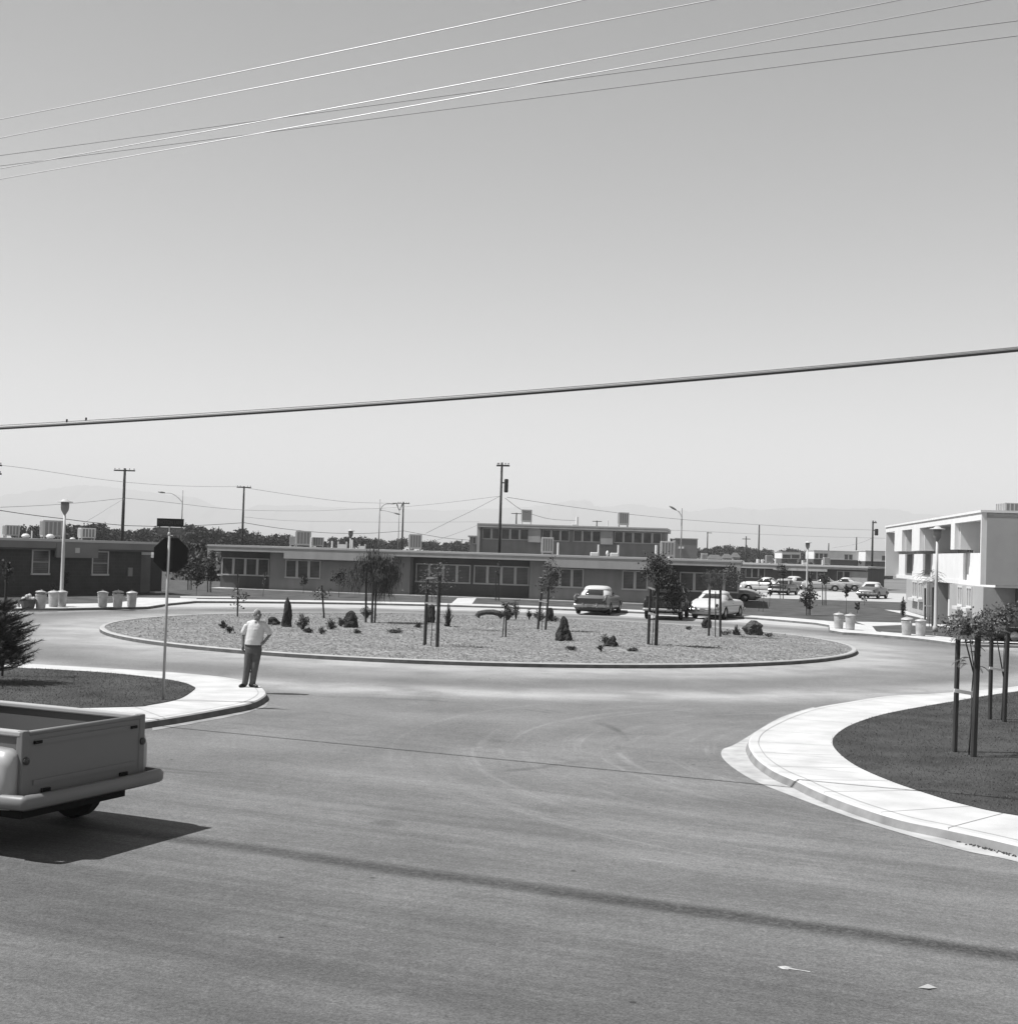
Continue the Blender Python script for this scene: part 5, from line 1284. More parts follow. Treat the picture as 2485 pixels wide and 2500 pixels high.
def blade(nm, pc, py, wpx, hpx, yaw, txt, v, tv, zo=0):
    z = hgt(P, py); w_, h = wpx * k / 2, hpx * k / 2; X = W(pc, py, P.y).x - P.x
    mm = Matrix.Translation((X, 0, z)) @ Matrix.Rotation(yaw, 4, 'Z')
    o = MB().box(-w_, w_, -.004, .004, -h, h, mm).build('name_blade', mat(nm, v, .7), t)
    c = bpy.data.curves.new('lettering_outline', 'FONT'); c.body = txt; c.size = h * 1.35; c.align_x = 'CENTER'; c.align_y = 'CENTER'; c.extrude = .001; c.materials.append(mat(nm + '_letters', tv, .7))
    q0 = bpy.data.objects.new('outline', c); COL.objects.link(q0); bpy.context.view_layer.update(); me = bpy.data.meshes.new_from_object(q0.evaluated_get(bpy.context.evaluated_depsgraph_get())); bpy.data.objects.remove(q0)
    q = bpy.data.objects.new('lettering', me); COL.objects.link(q); q.parent = o; q.matrix_local = mm @ Matrix.Translation((0, -.0062, 0)) @ Matrix.Rotation(R(90), 4, 'X')
    q.scale = (min(1.0, 1.75 * w_ / (len(txt) * h * 1.35 * .60)),) + (1, 1)
    return o
blade('blade_dark', 416, 1276, 64, 20, R(10), 'PHOTON LANE', .045, .13)
blade('blade_grey', 415.5, 1297, 68, 19, R(-14), 'HIGHLAND AVE', .10, .21)
MB().box(-.015, .015, -.012, .012, H + .05, hgt(P, 1286)).build('blade_bracket', m_galv, t)

# ================================================================== vehicles
m_tyre = mat('tyre', .02, .9); m_chrome = mat('chrome', .62, .18, metal=.9); m_hub = mat('hubcap', .5, .3, metal=.6)
m_glassc = mat('car_glass', .03, .08, spec=.6); m_under = mat('underbody', .01, .95); m_lampr = mat('tail_lamp', .07, .3)
m_plate = mat('plate', .25, .6); m_interior = mat('car_interior', .05, .9)
def wheel(root, x, y, r=.34, wd=.19, white=False):
    s = 1 if x > 0 else -1; mm = Matrix.Translation((x, y, r)) @ Matrix.Rotation(s * PI / 2, 4, 'Y')
    o = MB().lathe([(r * .6, -wd / 2), (r * .92, -wd / 2), (r, -wd * .32), (r, wd * .32), (r * .92, wd / 2), (r * .62, wd / 2), (r * .6, wd * .38)], 26, (0, 0, 0), mm).build('wheel', m_tyre, root, smooth=False)
    MB().lathe([(r * .60, wd * .36), (r * .58, wd * .44), (r * .35, wd * .40), (r * .3, wd * .52), (.01, wd * .56)], 22, (0, 0, 0), mm).build('hubcap', m_hub, o, smooth=True)
def sering(hx, y0, y1, z, n=32, p=3.6, zc=0.0):
    out_ = []; cy, hy = (y0 + y1) / 2, (y1 - y0) / 2
    for k in range(n):
        a = 2 * PI * k / n; c, s = math.cos(a), math.sin(a)
        out_.append((hx * math.copysign(abs(c) ** (2 / p), c), cy + hy * math.copysign(abs(s) ** (2 / p), s), z))
    return out_
def make_car(name, label, body, roof, L_=5.1, Wd=1.86, prof=None, cab=(-1.55, .95, -1.0, .35), hroof=1.55, belt=.98, group=None, wide=0, rear='flat', cat='car', width_rear=.93, cap_=.15):
    t = thing(name, label, cat, (0, 0, 0), 0, group); h = L_ / 2
    prof = prof or [(-h, .70), (-h + .08, .88), (-h + .5, .97), (-.9, 1.0), (.6, 1.0), (h - .6, .95), (h - .12, .86), (h, .72)]
    wpr = [(-h, width_rear - .10), (-h + .12, width_rear), (-h + .9, 1.0), (.8, 1.0), (h - .6, .97), (h - .15, .93), (h, .82)]
    wy = (-h + 1.15, h - .95); ra = .40; r = .345
    sec = [(0, 0), (.62, 0), (.90, .0), (.985, .12), (1.0, .32), (.995, .52), (.97, .72), (.92, .88), (.82, .97), (.6, 1.0), (.3, 1.02), (0, 1.03)]
    ys = [-h, -h + .04, -h + .12] + list(np.arange(-h + .2, h - .15, .065)) + [h - .12, h - .04, h]
    rings = []
    for y in ys:
        zt = float(np.interp(y, [p[0] for p in prof], [p[1] for p in prof])); ww = float(np.interp(y, [p[0] for p in wpr], [p[1] for p in wpr])) * Wd / 2
        zb = .27 + (.14 if y < -h + .1 or y > h - .1 else 0); half = []
        for i, (fx, fz) in enumerate(sec):
            z = zb + (zt - zb) * fz; x = fx * ww
            for w0 in wy:
                d = abs(y - w0)
                if d < ra and 2 <= i <= 5: z = max(z, r + math.sqrt(ra * ra - d * d) * .92)
            half.append((x, z))
        ring = [(x, y, z) for x, z in half] + [(-x, y, z) for x, z in half[-2:0:-1]]
        rings.append(ring)
    MB().rings(rings).build('body', body, t, smooth=True)
    MB().box(-Wd * .36, Wd * .36, -h + .25, h - .25, .20, .60).build('underbody', m_under, t)
    for sx in (-1, 1):
        for w0 in wy: wheel(t, sx * (Wd / 2 - .105), w0, r)
    y0, y1, y2, y3 = cab; hb, hr = Wd * .44, Wd * .37; zr = hroof - cap_
    lev = [sering(hb, y0, y1, belt - .03), sering(hb * .97 + hr * .03, y0 + (y2 - y0) * .25, y1 - (y1 - y3) * .25, belt + (zr - belt) * .25), sering((hb + hr * 2) / 3, y0 + (y2 - y0) * .66, y1 - (y1 - y3) * .66, belt + (zr - belt) * .66), sering(hr, y2, y3, zr)]
    MB().rings(lev).build('window_glass', m_glassc, t, smooth=True)
    top = [sering(hr * 1.03, y2 - .03, y3 + .03, zr - .015), sering(hr * 1.05, y2 - .04, y3 + .04, zr + .01), sering(hr * 1.0, y2 + .0, y3 - .0, zr + cap_ * .33), sering(hr * .90, y2 + .10, y3 - .12, zr + cap_ * .70), sering(hr * .70, y2 + .28, y3 - .28, zr + cap_ * .92), sering(hr * .35, y2 + .55, y3 - .55, hroof)]
    rf = MB().rings(top).build('roof', roof, t, smooth=True)
    # pillars: strips of the same rings pushed out 12 mm
    n = 32
    def pil(i0, i1):
        mb = MB(); rows_ = []
        for ring in lev:
            c = Vector((0, (y0 + y1) / 2, 0)); rows_.append([Vector(((ring[i % n][0]) * 1.018, (ring[i % n][1] - c.y) * 1.012 + c.y, ring[i % n][2])) for i in range(i0, i1 + 1)])
        m_ = i1 - i0 + 1; v = [p for r_ in rows_ for p in r_]; f = [(a * m_ + b_, a * m_ + b_ + 1, (a + 1) * m_ + b_ + 1, (a + 1) * m_ + b_) for a in range(len(rows_) - 1) for b_ in range(m_ - 1)]
        return mb.add(v, f).build('pillar', roof, t, smooth=True)
    for a, b_ in ((4, 5), (11, 12), (18 - wide, 21 + wide), (27 - wide, 30 + wide)) + (() if wide else ((31, 32), (16, 17))): pil(a, b_)
    # bumpers, lamps, plate, trim
    for s in (-1, 1):
        yb = s * (h + .06); zb = .50
        pts = [(-Wd * .49, yb - s * .38, zb), (-Wd * .48, yb - s * .10, zb), (-Wd * .40, yb, zb), (0, yb + s * .03, zb), (Wd * .40, yb, zb), (Wd * .48, yb - s * .10, zb), (Wd * .49, yb - s * .38, zb)]
        c = catmull(pts, 4); rows_ = []
        for i, p in enumerate(c):
            tt = (c[min(i + 1, len(c) - 1)] - c[max(i - 1, 0)]).normalized(); nn = Vector((tt.y, -tt.x, 0)) * (1 if s < 0 else -1) * -1
            rows_.append([p + nn * .0 + Vector((0, 0, -.10)), p + nn * .04 + Vector((0, 0, -.07)), p + nn * .05, p + nn * .04 + Vector((0, 0, .07)), p + Vector((0, 0, .10)), p - nn * .03])
        b_ = MB().rings(rows_).build('bumper', m_chrome, t, smooth=True)
        for sx in (-1, 1): MB().box(sx * .38 - .04, sx * .38 + .04, yb + (-.10 if s < 0 else .0), yb + (.0 if s < 0 else .10), .40, .66).build('bumper_guard', m_chrome, b_, bevel=.02)
    for sx in (-1, 1):
        MB().lathe([(.02, 0), (.085, .0), (.085, .05), (.05, .09), (.01, .1)], 14, (0, 0, 0), Matrix.Translation((sx * Wd * .40, -h + .03, .78)) @ Matrix.Rotation(PI / 2, 4, 'X')).build('tail_light', m_lampr, t, smooth=True)
        MB().lathe([(.02, 0), (.10, .0), (.10, .04), (.07, .07), (.01, .08)], 14, (0, 0, 0), Matrix.Translation((sx * Wd * .36, h - .08, .74)) @ Matrix.Rotation(-PI / 2, 4, 'X')).build('headlight', m_plate, t, smooth=True)
        MB().box(sx * Wd * .5 - .012, sx * Wd * .5 + .006, -h + .7, h - .5, .70, .725).build('side_trim', m_chrome, t)
        MB().box(sx * Wd * .485 - .02, sx * Wd * .485 + .03, -.05, .1, .84, .86).build('door_handle', m_chrome, t)
    MB().box(-.15, .15, -h - .145, -h - .13, .44, .56).build('licence_plate', m_plate, t)
    MB().box(-Wd * .3, Wd * .3, h - .03, h + .02, .50, .64).build('grille', m_chrome, t)
    return t
m_dkpaint = mat('dark_car_paint', .05, .25, spec=.5); m_mdpaint = mat('mid_car_paint', .16, .3, spec=.5); m_whpaint = mat('white_car_paint', .72, .3, spec=.4)
m_blk = mat('black_car_paint', .02, .2, spec=.5); m_ltpaint = mat('light_car_paint', .45, .3, spec=.4); m_dull = mat('dull_truck_paint', .035, .5)
def at_tail(o, px, row, a, L_, s=1.0):
    """put the rear axle track centre on the road at a photo point; a = heading angle from straight away, to the right"""
    P = G(px, row, .006); d = Vector((math.sin(a), math.cos(a), 0)); c = P + d * (L_ / 2 - 1.15) ; o.location = c; o.rotation_euler = (0, 0, -a); return o
BU = [(-2.6, .66), (-2.52, .93), (-2.3, 1.0), (-1.2, 1.05), (.7, 1.02), (2.0, .99), (2.5, .92), (2.6, .75)]
c1 = make_car('parked_car', 'two-tone sedan with a white roof and dark trunk, parked leftmost behind the island', m_mdpaint, m_whpaint, 5.2, 1.9, BU, (-1.5, 1.05, -.95, .35), 1.55, 1.06, 'vehicles parked nose-in behind the island', wide=1, cap_=.22)
at_tail(c1, 1449, 1500, R(14), 5.2)
for sx in (-1, 1): MB().tube([(sx * .80, -2.56, .62), (sx * .84, -2.60, .95), (sx * .82, -2.3, 1.06), (sx * .80, -1.6, 1.06)], [.05, .07, .06, .03], 8).build('tail_fin', m_mdpaint, c1, smooth=True)
MB().box(-.72, .72, -2.625, -2.57, .64, .90).build('trunk_panel', m_dkpaint, c1)
WH = [(-2.4, .60), (-2.3, .80), (-1.95, .98), (-1.3, 1.08), (.5, 1.04), (1.8, 1.02), (2.3, .95), (2.4, .75)]
c2 = make_car('parked_car', 'white sedan with a rounded trunk, parked rightmost behind the island', m_whpaint, m_whpaint, 4.8, 1.84, WH, (-1.35, .85, -.75, .3), 1.52, 1.04, 'vehicles parked nose-in behind the island', wide=1, cap_=.19)
at_tail(c2, 1732, 1511, R(26), 4.8)

def make_pickup(label, paint, side, tail, bw=1.62, zfloor=.70, zrail=1.25, group=None, cabh=1.85, Wd=1.98, bump=m_chrome, ybed=2.3, rail=None):
    t = thing('pickup_truck', label, 'pickup truck', (0, 0, 0), 0, group); hb = bw / 2; rail = rail or paint
    MB().box(-hb + .05, hb - .05, .05, ybed, zfloor - .05, zfloor).build('bed_floor', m_interior if False else mat('bed_floor_grey', .16, .8, .3, 4), t)
    for s in (-1, 1):
        x0, x1 = (s * hb - .025, s * hb + .025)
        MB().box(x0, x1, .04, ybed, zfloor - .12, zrail - .06).build('bed_side', side, t)
        MB().box(min(x0, x1) - .03, max(x0, x1) + .03, .0, ybed, zrail - .058, zrail).build('bed_rail', rail, t, bevel=.015)
        # pontoon fender standing out from the bed side
        rings = []
        for y, r_, z_ in ((.015, .13, 1.0), (.03, .17, 1.06), (.12, .21, 1.10), (.6, .22, 1.12), (1.0, .22, 1.12), (1.5, .22, 1.08), (1.9, .20, .97), (2.15, .15, .8), (2.25, .05, .7)):
            rings.append([(s * hb + s * .03, y, .50), (s * (hb + r_ * .85), y, .50), (s * (hb + r_), y, .50 + (z_ - .5) * .35), (s * (hb + r_ * .97), y, .5 + (z_ - .5) * .75), (s * (hb + r_ * .7), y, .5 + (z_ - .5) * .96), (s * (hb + .02), y, z_)])
        MB().rings(rings, True, True).build('fender', paint, t, smooth=True)
        MB().box(s * (hb + .01) - .012, s * (hb + .01) + .012, .6, 1.4, .30, .9).build('wheel_well', m_under, t)
        MB().lathe([(.02, 0), (.042, 0), (.042, .02), (.02, .03)], 12, (0, 0, 0), Matrix.Translation((s * (hb - .0), -.03, zrail - .30)) @ Matrix.Rotation(PI / 2, 4, 'X')).build('tail_light', m_lampr, t)
    g = MB().box(-hb + .03, hb - .03, -.02, .03, zfloor - .10, zrail - .03).build('tailgate', tail, t)
    MB().box(-hb + .12, hb - .12, -.034, -.021, zfloor + .0, zfloor + .05).build('tailgate_rib', tail, g); MB().box(-hb + .12, hb - .12, -.034, -.021, zrail - .15, zrail - .10).build('tailgate_rib', tail, g)
    MB().tube([(-hb + .02, 0, zrail - .03), (hb - .02, 0, zrail - .03)], .03, 8).build('tailgate_roll', tail, g, smooth=True)
    for s in (-1, 1):
        MB().box(s * (hb - .16) - .05, s * (hb - .16) + .05, -.05, -.02, zrail - .14, zrail - .11).build('latch', m_under, g)
        MB().box(s * (hb - .3) - .06, s * (hb - .3) + .06, -.045, -.02, zfloor - .09, zfloor - .05).build('hinge', m_under, g)
    for s in (-1, 1): MB().box(s * hb - .05, s * hb + .05, -.03, .06, zfloor - .14, zrail + .004).build('corner_post', tail, t, bevel=.015)
    MB().box(-hb + .05, hb - .05, ybed, ybed + .05, zfloor - .1, zrail + .02).build('bed_front', side, t)
    zb = zfloor - .13; B = Wd / 2 + .03
    pts = catmull([(-B, .18, zb), (-B + .02, -.12, zb), (-B + .15, -.2, zb), (0, -.22, zb), (B - .15, -.2, zb), (B - .02, -.12, zb), (B, .18, zb)], 4); rows_ = []
    for i, p in enumerate(pts):
        tt = (pts[min(i + 1, len(pts) - 1)] - pts[max(i - 1, 0)]).normalized(); nn = Vector((tt.y, -tt.x, 0))
        rows_.append([p + Vector((0, 0, -.075)), p + nn * .03 + Vector((0, 0, -.05)), p + nn * .035 + Vector((0, 0, .03)), p + Vector((0, 0, .07)), p - nn * .05 + Vector((0, 0, .07)), p - nn * .03])
    MB().rings(rows_).build('bumper', bump, t, smooth=True)
    MB().box(-.8, .8, .1, 4.3, .36, .60).build('chassis_light_block', m_under, t)  # chassis box widened to block light under the truck
    # cab and nose
    y = ybed + .1
    lev = [sering(.93, y, y + 1.5, .45), sering(.95, y, y + 1.52, .8), sering(.93, y + .02, y + 1.5, 1.18)]
    MB().rings(lev).build('cab', paint, t, smooth=True)
    gl = [sering(.90, y + .05, y + 1.46, 1.16), sering(.76, y + .18, y + 1.15, cabh - .14)]
    MB().rings(gl).build('window_glass', m_glassc, t, smooth=True)
    MB().rings([sering(.79, y + .14, y + 1.22, cabh - .15), sering(.80, y + .13, y + 1.23, cabh - .11), sering(.7, y + .22, y + 1.1, cabh - .03), sering(.35, y + .45, y + .85, cabh)]).build('roof', paint, t, smooth=True)
    for (x_, ya, xb, yb) in ((.84, y + .10, .72, y + .2), (.86, y + 1.36, .74, y + 1.1)):
        for s in (-1, 1): MB().tube([(s * x_, ya, 1.17), (s * xb, yb, cabh - .14)], .055, 6).build('pillar', paint, t)
    yn = y + 1.45
    MB().rings([sering(.60, yn, yn + 1.15, .55), sering(.62, yn, yn + 1.2, .95), sering(.50, yn, yn + 1.12, 1.17)]).build('hood', paint, t, smooth=True)
    for s in (-1, 1):
        rings = []
        for yy, z_ in ((yn - .1, .7), (yn + .1, .9), (yn + .6, .98), (yn + 1.05, .9), (yn + 1.22, .7)):
            rings.append([(s * .5, yy, .45), (s * .93, yy, .45), (s * .97, yy, .5 + (z_ - .5) * .5), (s * .88, yy, z_ * .98), (s * .55, yy, z_)])
        MB().rings(rings).build('front_fender', paint, t, smooth=True)
        wheel(t, s * (hb + .10), 1.0, .37, .19); wheel(t, s * .84, yn + .65, .37, .19)
        MB().lathe([(.02, 0), (.10, .0), (.10, .05), (.02, .07)], 14, (0, 0, 0), Matrix.Translation((s * .68, yn + 1.2, .82)) @ Matrix.Rotation(-PI / 2, 4, 'X')).build('headlight', m_plate, t)
    return t
m_trk = mat('pale_truck_paint', .52, .35, spec=.4); m_trk2 = mat('truck_side_band', .17, .4); m_tail = mat('tailgate_shaded_paint', .25, .5)  # tail grey is pale truck paint with its shade put into the colour
rx = Vector((.4122, .9111, 0)); Pn = Vector((-4.85, 13.92, 0))
tr = make_pickup('light pickup truck passing close at the left edge, its tailgate towards us', m_trk, m_trk2, m_tail, 1.80, .72, 1.28, None, 1.95, 2.12, mat('truck_bumper', .24, .45), rail=m_trk)
tr.location = Pn + rx * .90; tr.rotation_euler = (0, 0, math.atan2(rx.y, rx.x))
MB().box(-.1, .1, 2.0, 2.29, .72, 1.18).build('spare_box', m_trk2, tr)
p2 = make_pickup('dark pickup truck parked between the two-tone and the white car', m_dull, m_dull, m_dull, 1.55, .66, 1.22, 'vehicles parked nose-in behind the island', 1.78, 1.86, m_ltpaint)
P = G(1610, 1512, .006); p2.location = P + Vector((0, -.9, 0)); p2.rotation_euler = (0, 0, -R(13))

def far_car(src, label, px, row, rz, body=None, roof=None, s=1.0):
    o = copy_tree(src); P = G(px, row, .03); o.location = P; o.rotation_euler = (0, 0, rz); o.scale = (s, s, s); o['label'] = label; o['group'] = 'cars parked far off on the right'
    if body: setmat(o, 'body', body)
    if roof:
        for nm in ('roof', 'pillar'): setmat(o, nm, roof)
    return o
far_car(c2, 'black far sedan facing left with a chrome bumper', 1913, 1452, R(152), m_blk, m_ltpaint)
far_car(c2, 'white far car half hidden behind the black sedan', 1942, 1440, R(-60), m_whpaint, m_whpaint)
far_car(c2, 'pale far car parked behind the round bushy tree', 2010, 1443, R(75), m_ltpaint, m_ltpaint)
far_car(c2, 'light far sedan seen side-on left of the two-tone sedan', 2060, 1442, R(70), m_ltpaint, m_whpaint)
far_car(c2, 'two-tone far sedan with a white top beside the white building', 2130, 1461, R(-30), m_mdpaint, m_whpaint)
far_car(c2, 'light far car showing its side beside the middle block right end', 1778, 1469, R(80), m_ltpaint, m_ltpaint, .95)
far_car(c2, 'small bright far car between the middle block and the black sedan', 1868, 1446, R(60), m_whpaint, m_whpaint)
o = far_car(c2, 'dark grey sedan at the kerb cut by the right photo edge', 2450, 1573, R(90), m_dkpaint, m_dkpaint, 1.0); P = G(2540, 1576, 0); o.location = (P.x + .4, P.y + 1.0, 0.0); o['group'] = 'cars at the right kerb'
del o['group']

# ================================================================== the standing man
P = G(604, 1678, .13); k = .001394 * 1.0
man = thing('person', 'man in white short-sleeved shirt and dark trousers standing on the corner, hand on hip', 'person', P)
def V(X, Z, y=0.0): return Vector(((X - 700) * k, y, (1530 - Z) * k))
def cap(mb, pts, rr, seg=12):
    mb.tube(pts, rr, seg)
    for p, r in ((pts[0], rr[0]), (pts[-1], rr[-1])): ball(mb, p, r, r, r)
def ball(mb, c, rx_, ry, rz_, seg=12, n=7):
    mb.lathe([(max(.02, math.sin(PI * i / n)), -math.cos(PI * i / n)) for i in range(n + 1)], seg, (0, 0, 0), Matrix.Translation(c) @ Matrix.Diagonal((rx_, ry, rz_, 1)))
def remesh(o, v, sm=2):
    m = o.modifiers.new('fuse', 'REMESH'); m.mode = 'VOXEL'; m.voxel_size = v; m.use_smooth_shade = True
    if sm: s = o.modifiers.new('soft', 'SMOOTH'); s.iterations = sm; s.factor = .5
    return o
m_skin = mat('skin', .24, .6); m_shirt = mat('white_shirt', .80, .85, .05, 20, bump=.6, bscale=14); m_trou = mat('dark_trousers', .13, .85, .1, 12, bump=.5, bscale=10)
b = MB()
hd = V(822, 395, -.05)
ball(b, hd + Vector((-.005, .01, .03)), .078, .095, .100); ball(b, hd + Vector((.022, -.03, -.04)), .058, .065, .085)     # skull, jaw
cap(b, [hd + Vector((0, .015, -.03)), V(800, 500, .0)], [.055, .060])                                  # neck
ball(b, hd + Vector((.048, -.10, -.02)), .016, .024, .022); b.tube([hd + Vector((.03, -.078, .02)), hd + Vector((.05, -.108, -.022))], [.010, .014], 8)   # nose
for s in (-1, 1): ball(b, hd + Vector((s * .082 + .0, .015, -.005)), .012, .022, .032)                # ears
ball(b, hd + Vector((.035, -.085, -.065)), .026, .014, .012)                                          # lips
cap(b, [V(800, 610), V(795, 700), V(775, 860), V(772, 930)], [.11, .13, .13, .12])                     # trunk
cap(b, [V(668, 545), V(600, 735, .03), V(607, 870, -.02)], [.050, .040, .028])                         # right arm
cap(b, [V(925, 552), V(1018, 700, .05), V(925, 838, -.06)], [.050, .042, .028])                        # left arm
cap(b, [V(690, 545), V(905, 550)], [.045, .045]); ball(b, V(806, 520, -.075), .035, .03, .05)
for hx, pts in (('a', [V(705, 920), V(690, 1190, -.02), V(660, 1450, .0)]), ('b', [V(845, 920), V(812, 1190, -.02), V(775, 1450, .02)])):
    cap(b, pts, [.085, .060, .042])
# hands: palm, four fingers of different length, thumb from the palm's side
def hand(mb, wrist, d, side, curl, L_=.10):
    d = d.normalized(); side = (side - d * side.dot(d)).normalized(); nrm = d.cross(side)
    pc = wrist + d * .045; cap(mb, [wrist, wrist + d * .03, wrist + d * .085], [.026, .034, .032])
    cap(mb, [wrist + d * .08 - side * .028, wrist + d * .08 + side * .028], [.014, .014])
    for i, (o_, ln) in enumerate(((-.030, .070), (-.010, .082), (.010, .078), (.029, .060))):
        p = wrist + d * .082 + side * o_; q = p + d * ln * .45 + nrm * curl * .3 * ln; r_ = q + d * ln * .30 + nrm * curl * .7 * ln; s_ = r_ + d * ln * .15 + nrm * curl * .8 * ln * .6
        cap(mb, [p, q, r_, s_], [.0095, .009, .0085, .0075], 8)
    p = wrist + d * .03 - side * .03; cap(mb, [p, p + d * .03 - side * .025, p + d * .058 - side * .030 + nrm * .012], [.013, .011, .009], 8)
hand(b, V(608, 875, -.02), Vector((.03, -.02, -1)), Vector((.3, 1, 0)), .5)
hand(b, V(928, 838, -.06), Vector((-1, .1, .12)), Vector((0, .2, 1)), .6)
o = remesh(b.build('body', m_skin, man), .0065)
# clothes
def ering(c, rx_, ry, n=20, tilt=0.0): return [Vector((c.x + rx_ * math.cos(2 * PI * i / n), c.y + ry * math.sin(2 * PI * i / n), c.z + tilt * rx_ * math.cos(2 * PI * i / n))) for i in range(n)]
s = MB()
s.rings([ering(V(772, 872), .186, .135), ering(V(776, 858), .196, .148), ering(V(783, 800), .198, .155), ering(V(790, 700), .192, .150), ering(V(797, 620), .195, .140), ering(V(800, 560), .190, .118), ering(V(800, 520), .165, .098), ering(V(801, 492), .10, .08), ering(V(803, 478), .074, .070)])
cap(s, [V(690, 540), V(800, 515), V(910, 545)], [.062, .075, .062]); cap(s, [V(700, 545), V(650, 580), V(612, 672, .01)], [.064, .066, .068]); cap(s, [V(905, 535), V(960, 592, .01), V(1002, 662, .03)], [.064, .066, .068])
cap(s, [V(760, 492, -.02), V(800, 520, -.09)], [.022, .016]); cap(s, [V(838, 492, -.02), V(812, 520, -.09)], [.022, .016])
remesh(s.build('shirt', m_shirt, man), .010, 5)
s = MB()
s.rings([ering(V(772, 1000), .178, .125), ering(V(772, 930), .186, .135), ering(V(772, 880), .178, .128), ering(V(772, 860), .172, .122)])
s.tube([V(715, 930, .0), V(700, 1060, -.01), V(692, 1190, -.025), V(678, 1320, -.01), V(662, 1450, .0), V(655, 1488, .0)], [.105, .092, .078, .070, .066, .068], 14)
s.tube([V(835, 930, .0), V(824, 1060, -.01), V(812, 1190, -.025), V(795, 1320, -.01), V(778, 1450, .01), V(770, 1488, .01)], [.105, .092, .080, .072, .067, .069], 14)
remesh(s.build('trousers', m_trou, man), .010, 2)
MB().tube(catmull([V(772, 868) + Vector((.183 * math.cos(a), .133 * math.sin(a), 0)) for a in np.linspace(0, 2 * PI, 17)], 2), .012, 6).build('belt', mat('belt', .03, .5), man)
for (x, y_, ax) in ((640, .0, Vector((-.35, -1, 0))), (778, .0, Vector((.75, -.65, 0)))):
    ax.normalize(); c = V(x, 1530, y_); s = MB(); cap(s, [c + Vector((0, 0, .045)) - ax * .07, c + Vector((0, 0, .045)) + ax * .06, c + Vector((0, 0, .035)) + ax * .15], [.042, .042, .034])
    remesh(s.build('shoe', mat('shoe', .03, .4), man), .008)
h_ = MB()
for i in range(7):
    pass
ball(h_, hd + Vector((-.008, .030, .038)), .080, .088, .094); remesh(h_.build('hair', mat('sunlit_hair', 1.1, .8, .2, 30), man), .01)  # hair whitened: sunlight on the crown put into its colour
for sx in (-1, 1): 
    e = MB(); ball(e, hd + Vector((.024 + sx * .028, -.088, .008)), .010, .008, .007); e.build('eye', mat('eye_dark', .02, .3), man)

# ================================================================== wires
def wire(label, pts, r, m, group=None, name='power_line', extra=None, n=6):
    o0 = Vector(pts[len(pts) // 2]); t = MB().tube([p - o0 for p in catmull(pts, n)], r, 6).build(name, m); t.location = o0
    tag(t, label, 'overhead wire', group); return t
D_ = Vector((.911, -.412)); N2 = Vector((.412, .911))
def near(px, py, off):
    A = Vector((0, 19.6)) + N2 * off; d = ray(px, py); n_ = N2
    tt = (A.dot(n_)) / (d.x * n_.x + d.y * n_.y); return Vector((d.x * tt, d.y * tt, CAMZ + d.z * tt))
def nearwire(label, pp, off, r, m, group):
    cf = np.polyfit([p[0] for p in pp], [p[1] for p in pp], 2)
    return wire(label, [near(x, float(np.polyval(cf, x)), off) for x in np.linspace(-500, 3000, 20)], r, m, group)
gw = 'main power wires overhead'
nearwire('topmost pale wire crossing the upper left sky', [(5, 290), (312, 229), (625, 167), (938, 101), (1250, 36), (1420, 0)], -1.0, .0065, m_wire_b, gw)
nearwire('second pale wire from the top of the sky', [(5, 336), (312, 275), (625, 212), (938, 153), (1250, 94), (1720, 2)], -.4, .0065, m_wire_b, gw)
nearwire('third pale wire from the top of the sky', [(5, 410), (312, 354), (625, 299), (938, 241), (1250, 183), (1850, 60), (2190, 4)], .4, .0065, m_wire_b, gw)
nearwire('fourth and lowest of the bright pale wires', [(5, 433), (312, 382), (625, 329), (938, 274), (1250, 218), (1850, 90), (2400, 8)], 1.0, .0065, m_wire_b, gw)
nearwire('upper of the two faint grey wires meeting the bright ones', [(5, 373), (312, 338), (625, 300), (938, 258), (1250, 214), (1500, 174), (1850, 122), (2485, 55)], 6.0, .009, m_wire2, 'faint grey wires overhead')
nearwire('lower of the two faint grey wires, under the bright ones', [(5, 399), (312, 366), (625, 330), (938, 290), (1250, 249), (1500, 212), (1850, 156), (2485, 92)], 6.6, .009, m_wire2, 'faint grey wires overhead')
CB = [(0, 1043), (163, 1037), (290, 1027), (625, 1010), (938, 988), (1250, 962), (1560, 936), (1850, 909), (2170, 883), (2485, 856)]
cb = nearwire('thick dark bundled telephone cable across the middle of the sky', CB, 0, .028, m_wire, None); cb.name = 'telephone_cable'; cb['category'] = 'cable'
o0 = cb.location.copy()
def extc(dy): 
    cf = np.polyfit([p[0] for p in CB], [p[1] for p in CB], 2); return [near(x, float(np.polyval(cf, x)) + dy, 0) for x in np.linspace(-500, 3000, 20)]
MB().tube([p - o0 for p in catmull(extc(-7), 6)], .007, 6).build('messenger_wire', m_wire2, cb)
for x_, y_ in ((163, 1031), (210, 1027)): MB().lathe([(.01, 0), (.016, .01), (.016, .05), (.01, .055)], 8, near(x_, y_, 0) - o0).build('cable_clamp', m_pole, cb)
gf = 'far wires strung between the poles'
def farwire(label, pp, r, m=m_wire2): return wire(label, [W(x, y, Y) for x, y, Y in pp], r * .6, m, gf)
farwire('faint high wire from the left edge to the first dark pole', [(-14, 1134, 120), (70, 1144, 128), (150, 1156, 135), (230, 1168, 142), (305, 1177, 147)], .03)
farwire('faint high wire between the first and second dark poles', [(305, 1177, 147), (380, 1183, 156), (450, 1186.5, 165), (520, 1188, 175), (596, 1188, 183)], .03)
farwire('high wire sagging from the second pole to the far pole', [(596, 1190, 183), (650, 1199, 190), (760, 1215, 202), (860, 1226, 212), (985, 1229, 224)], .04)
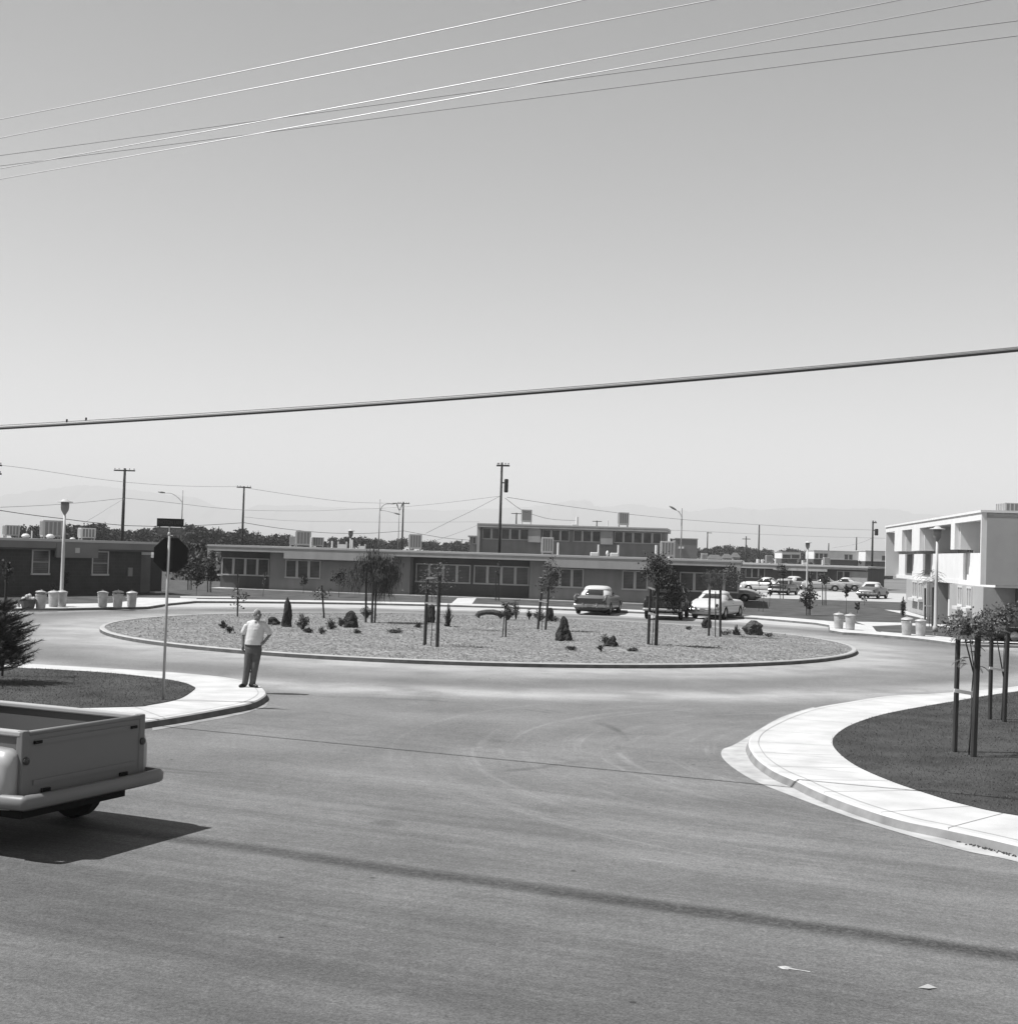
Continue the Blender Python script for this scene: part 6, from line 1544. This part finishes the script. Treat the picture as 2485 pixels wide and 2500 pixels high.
farwire('thick low cable from the left edge to the first dark pole', [(-40, 1239, 118), (0, 1246, 122), (75, 1257, 130), (150, 1266, 136), (230, 1276, 142), (305, 1283, 147)], .06, m_wire)
farwire('thick low cable between the first and second dark poles', [(305, 1283, 147), (380, 1285, 157), (450, 1284, 165), (520, 1281, 175), (596, 1276, 183)], .06, m_wire)
farwire('thick low cable sagging from the second pole behind the coolers', [(596, 1276, 183), (650, 1285, 190), (710, 1293, 197), (800, 1301, 206), (900, 1302, 215), (985, 1296, 224)], .06, m_wire)
farwire('low cable from the far pole down to the two-storey block', [(985, 1296, 224), (1040, 1306, 232), (1090, 1314, 238), (1150, 1319, 245)], .06, m_wire)
farwire('twisted wire from the left edge up to the first dark pole', [(-20, 1239, 120), (60, 1236, 127), (150, 1231, 136), (230, 1224, 142), (304, 1216, 147)], .035)
farwire('twisted wire from the first pole past the second pole', [(305, 1216, 147), (380, 1223, 152), (450, 1231, 155), (530, 1240, 158), (620, 1246, 160), (760, 1247, 158), (860, 1243, 150), (928, 1241, 145)], .035)
farwire('twisted wire rising to the tallest pole from the left', [(928, 1241, 145), (1000, 1236, 136), (1100, 1226, 128), (1222, 1211, 118)], .03)
farwire('wire slanting down-left from the first dark pole to the brick block', [(304, 1217, 147), (270, 1237, 130), (240, 1256, 110), (204, 1277, 90)], .02)
farwire('thin level wire crossing low in front of the far mountains', [(596, 1262, 183), (700, 1271, 195), (850, 1274, 205), (1000, 1275, 215), (1170, 1274, 225)], .03)
farwire('wire slanting down-left from the tallest pole', [(1221, 1211, 118), (1150, 1248, 112), (1100, 1272, 106), (1040, 1302, 100)], .028)
farwire('second slanting wire below it, ending on the middle block roof', [(1172, 1280, 140), (1120, 1300, 122), (1060, 1321, 102)], .02)
farwire('sagging service wire from the tallest pole to the two-storey roof', [(1233, 1216, 118), (1270, 1243, 122), (1310, 1259, 128), (1350, 1268, 134), (1405, 1271, 141)], .035)
farwire('long twisted wire running right from the tallest pole', [(1238, 1214, 118), (1350, 1231, 124), (1460, 1246, 132), (1560, 1258, 140), (1700, 1271, 152), (1850, 1281, 165), (2000, 1290, 176), (2131, 1294, 186)], .035)
farwire('lower long wire crossing the right half of the horizon', [(1630, 1294, 160), (1727, 1298, 170), (1850, 1304, 178), (2000, 1310, 184), (2131, 1313.5, 186), (2200, 1315, 190)], .03)
farwire('slack wire from the thin pole up to the transformer pole', [(2030, 1338, 200), (2080, 1330, 195), (2110, 1322, 190), (2131, 1312, 186)], .03)
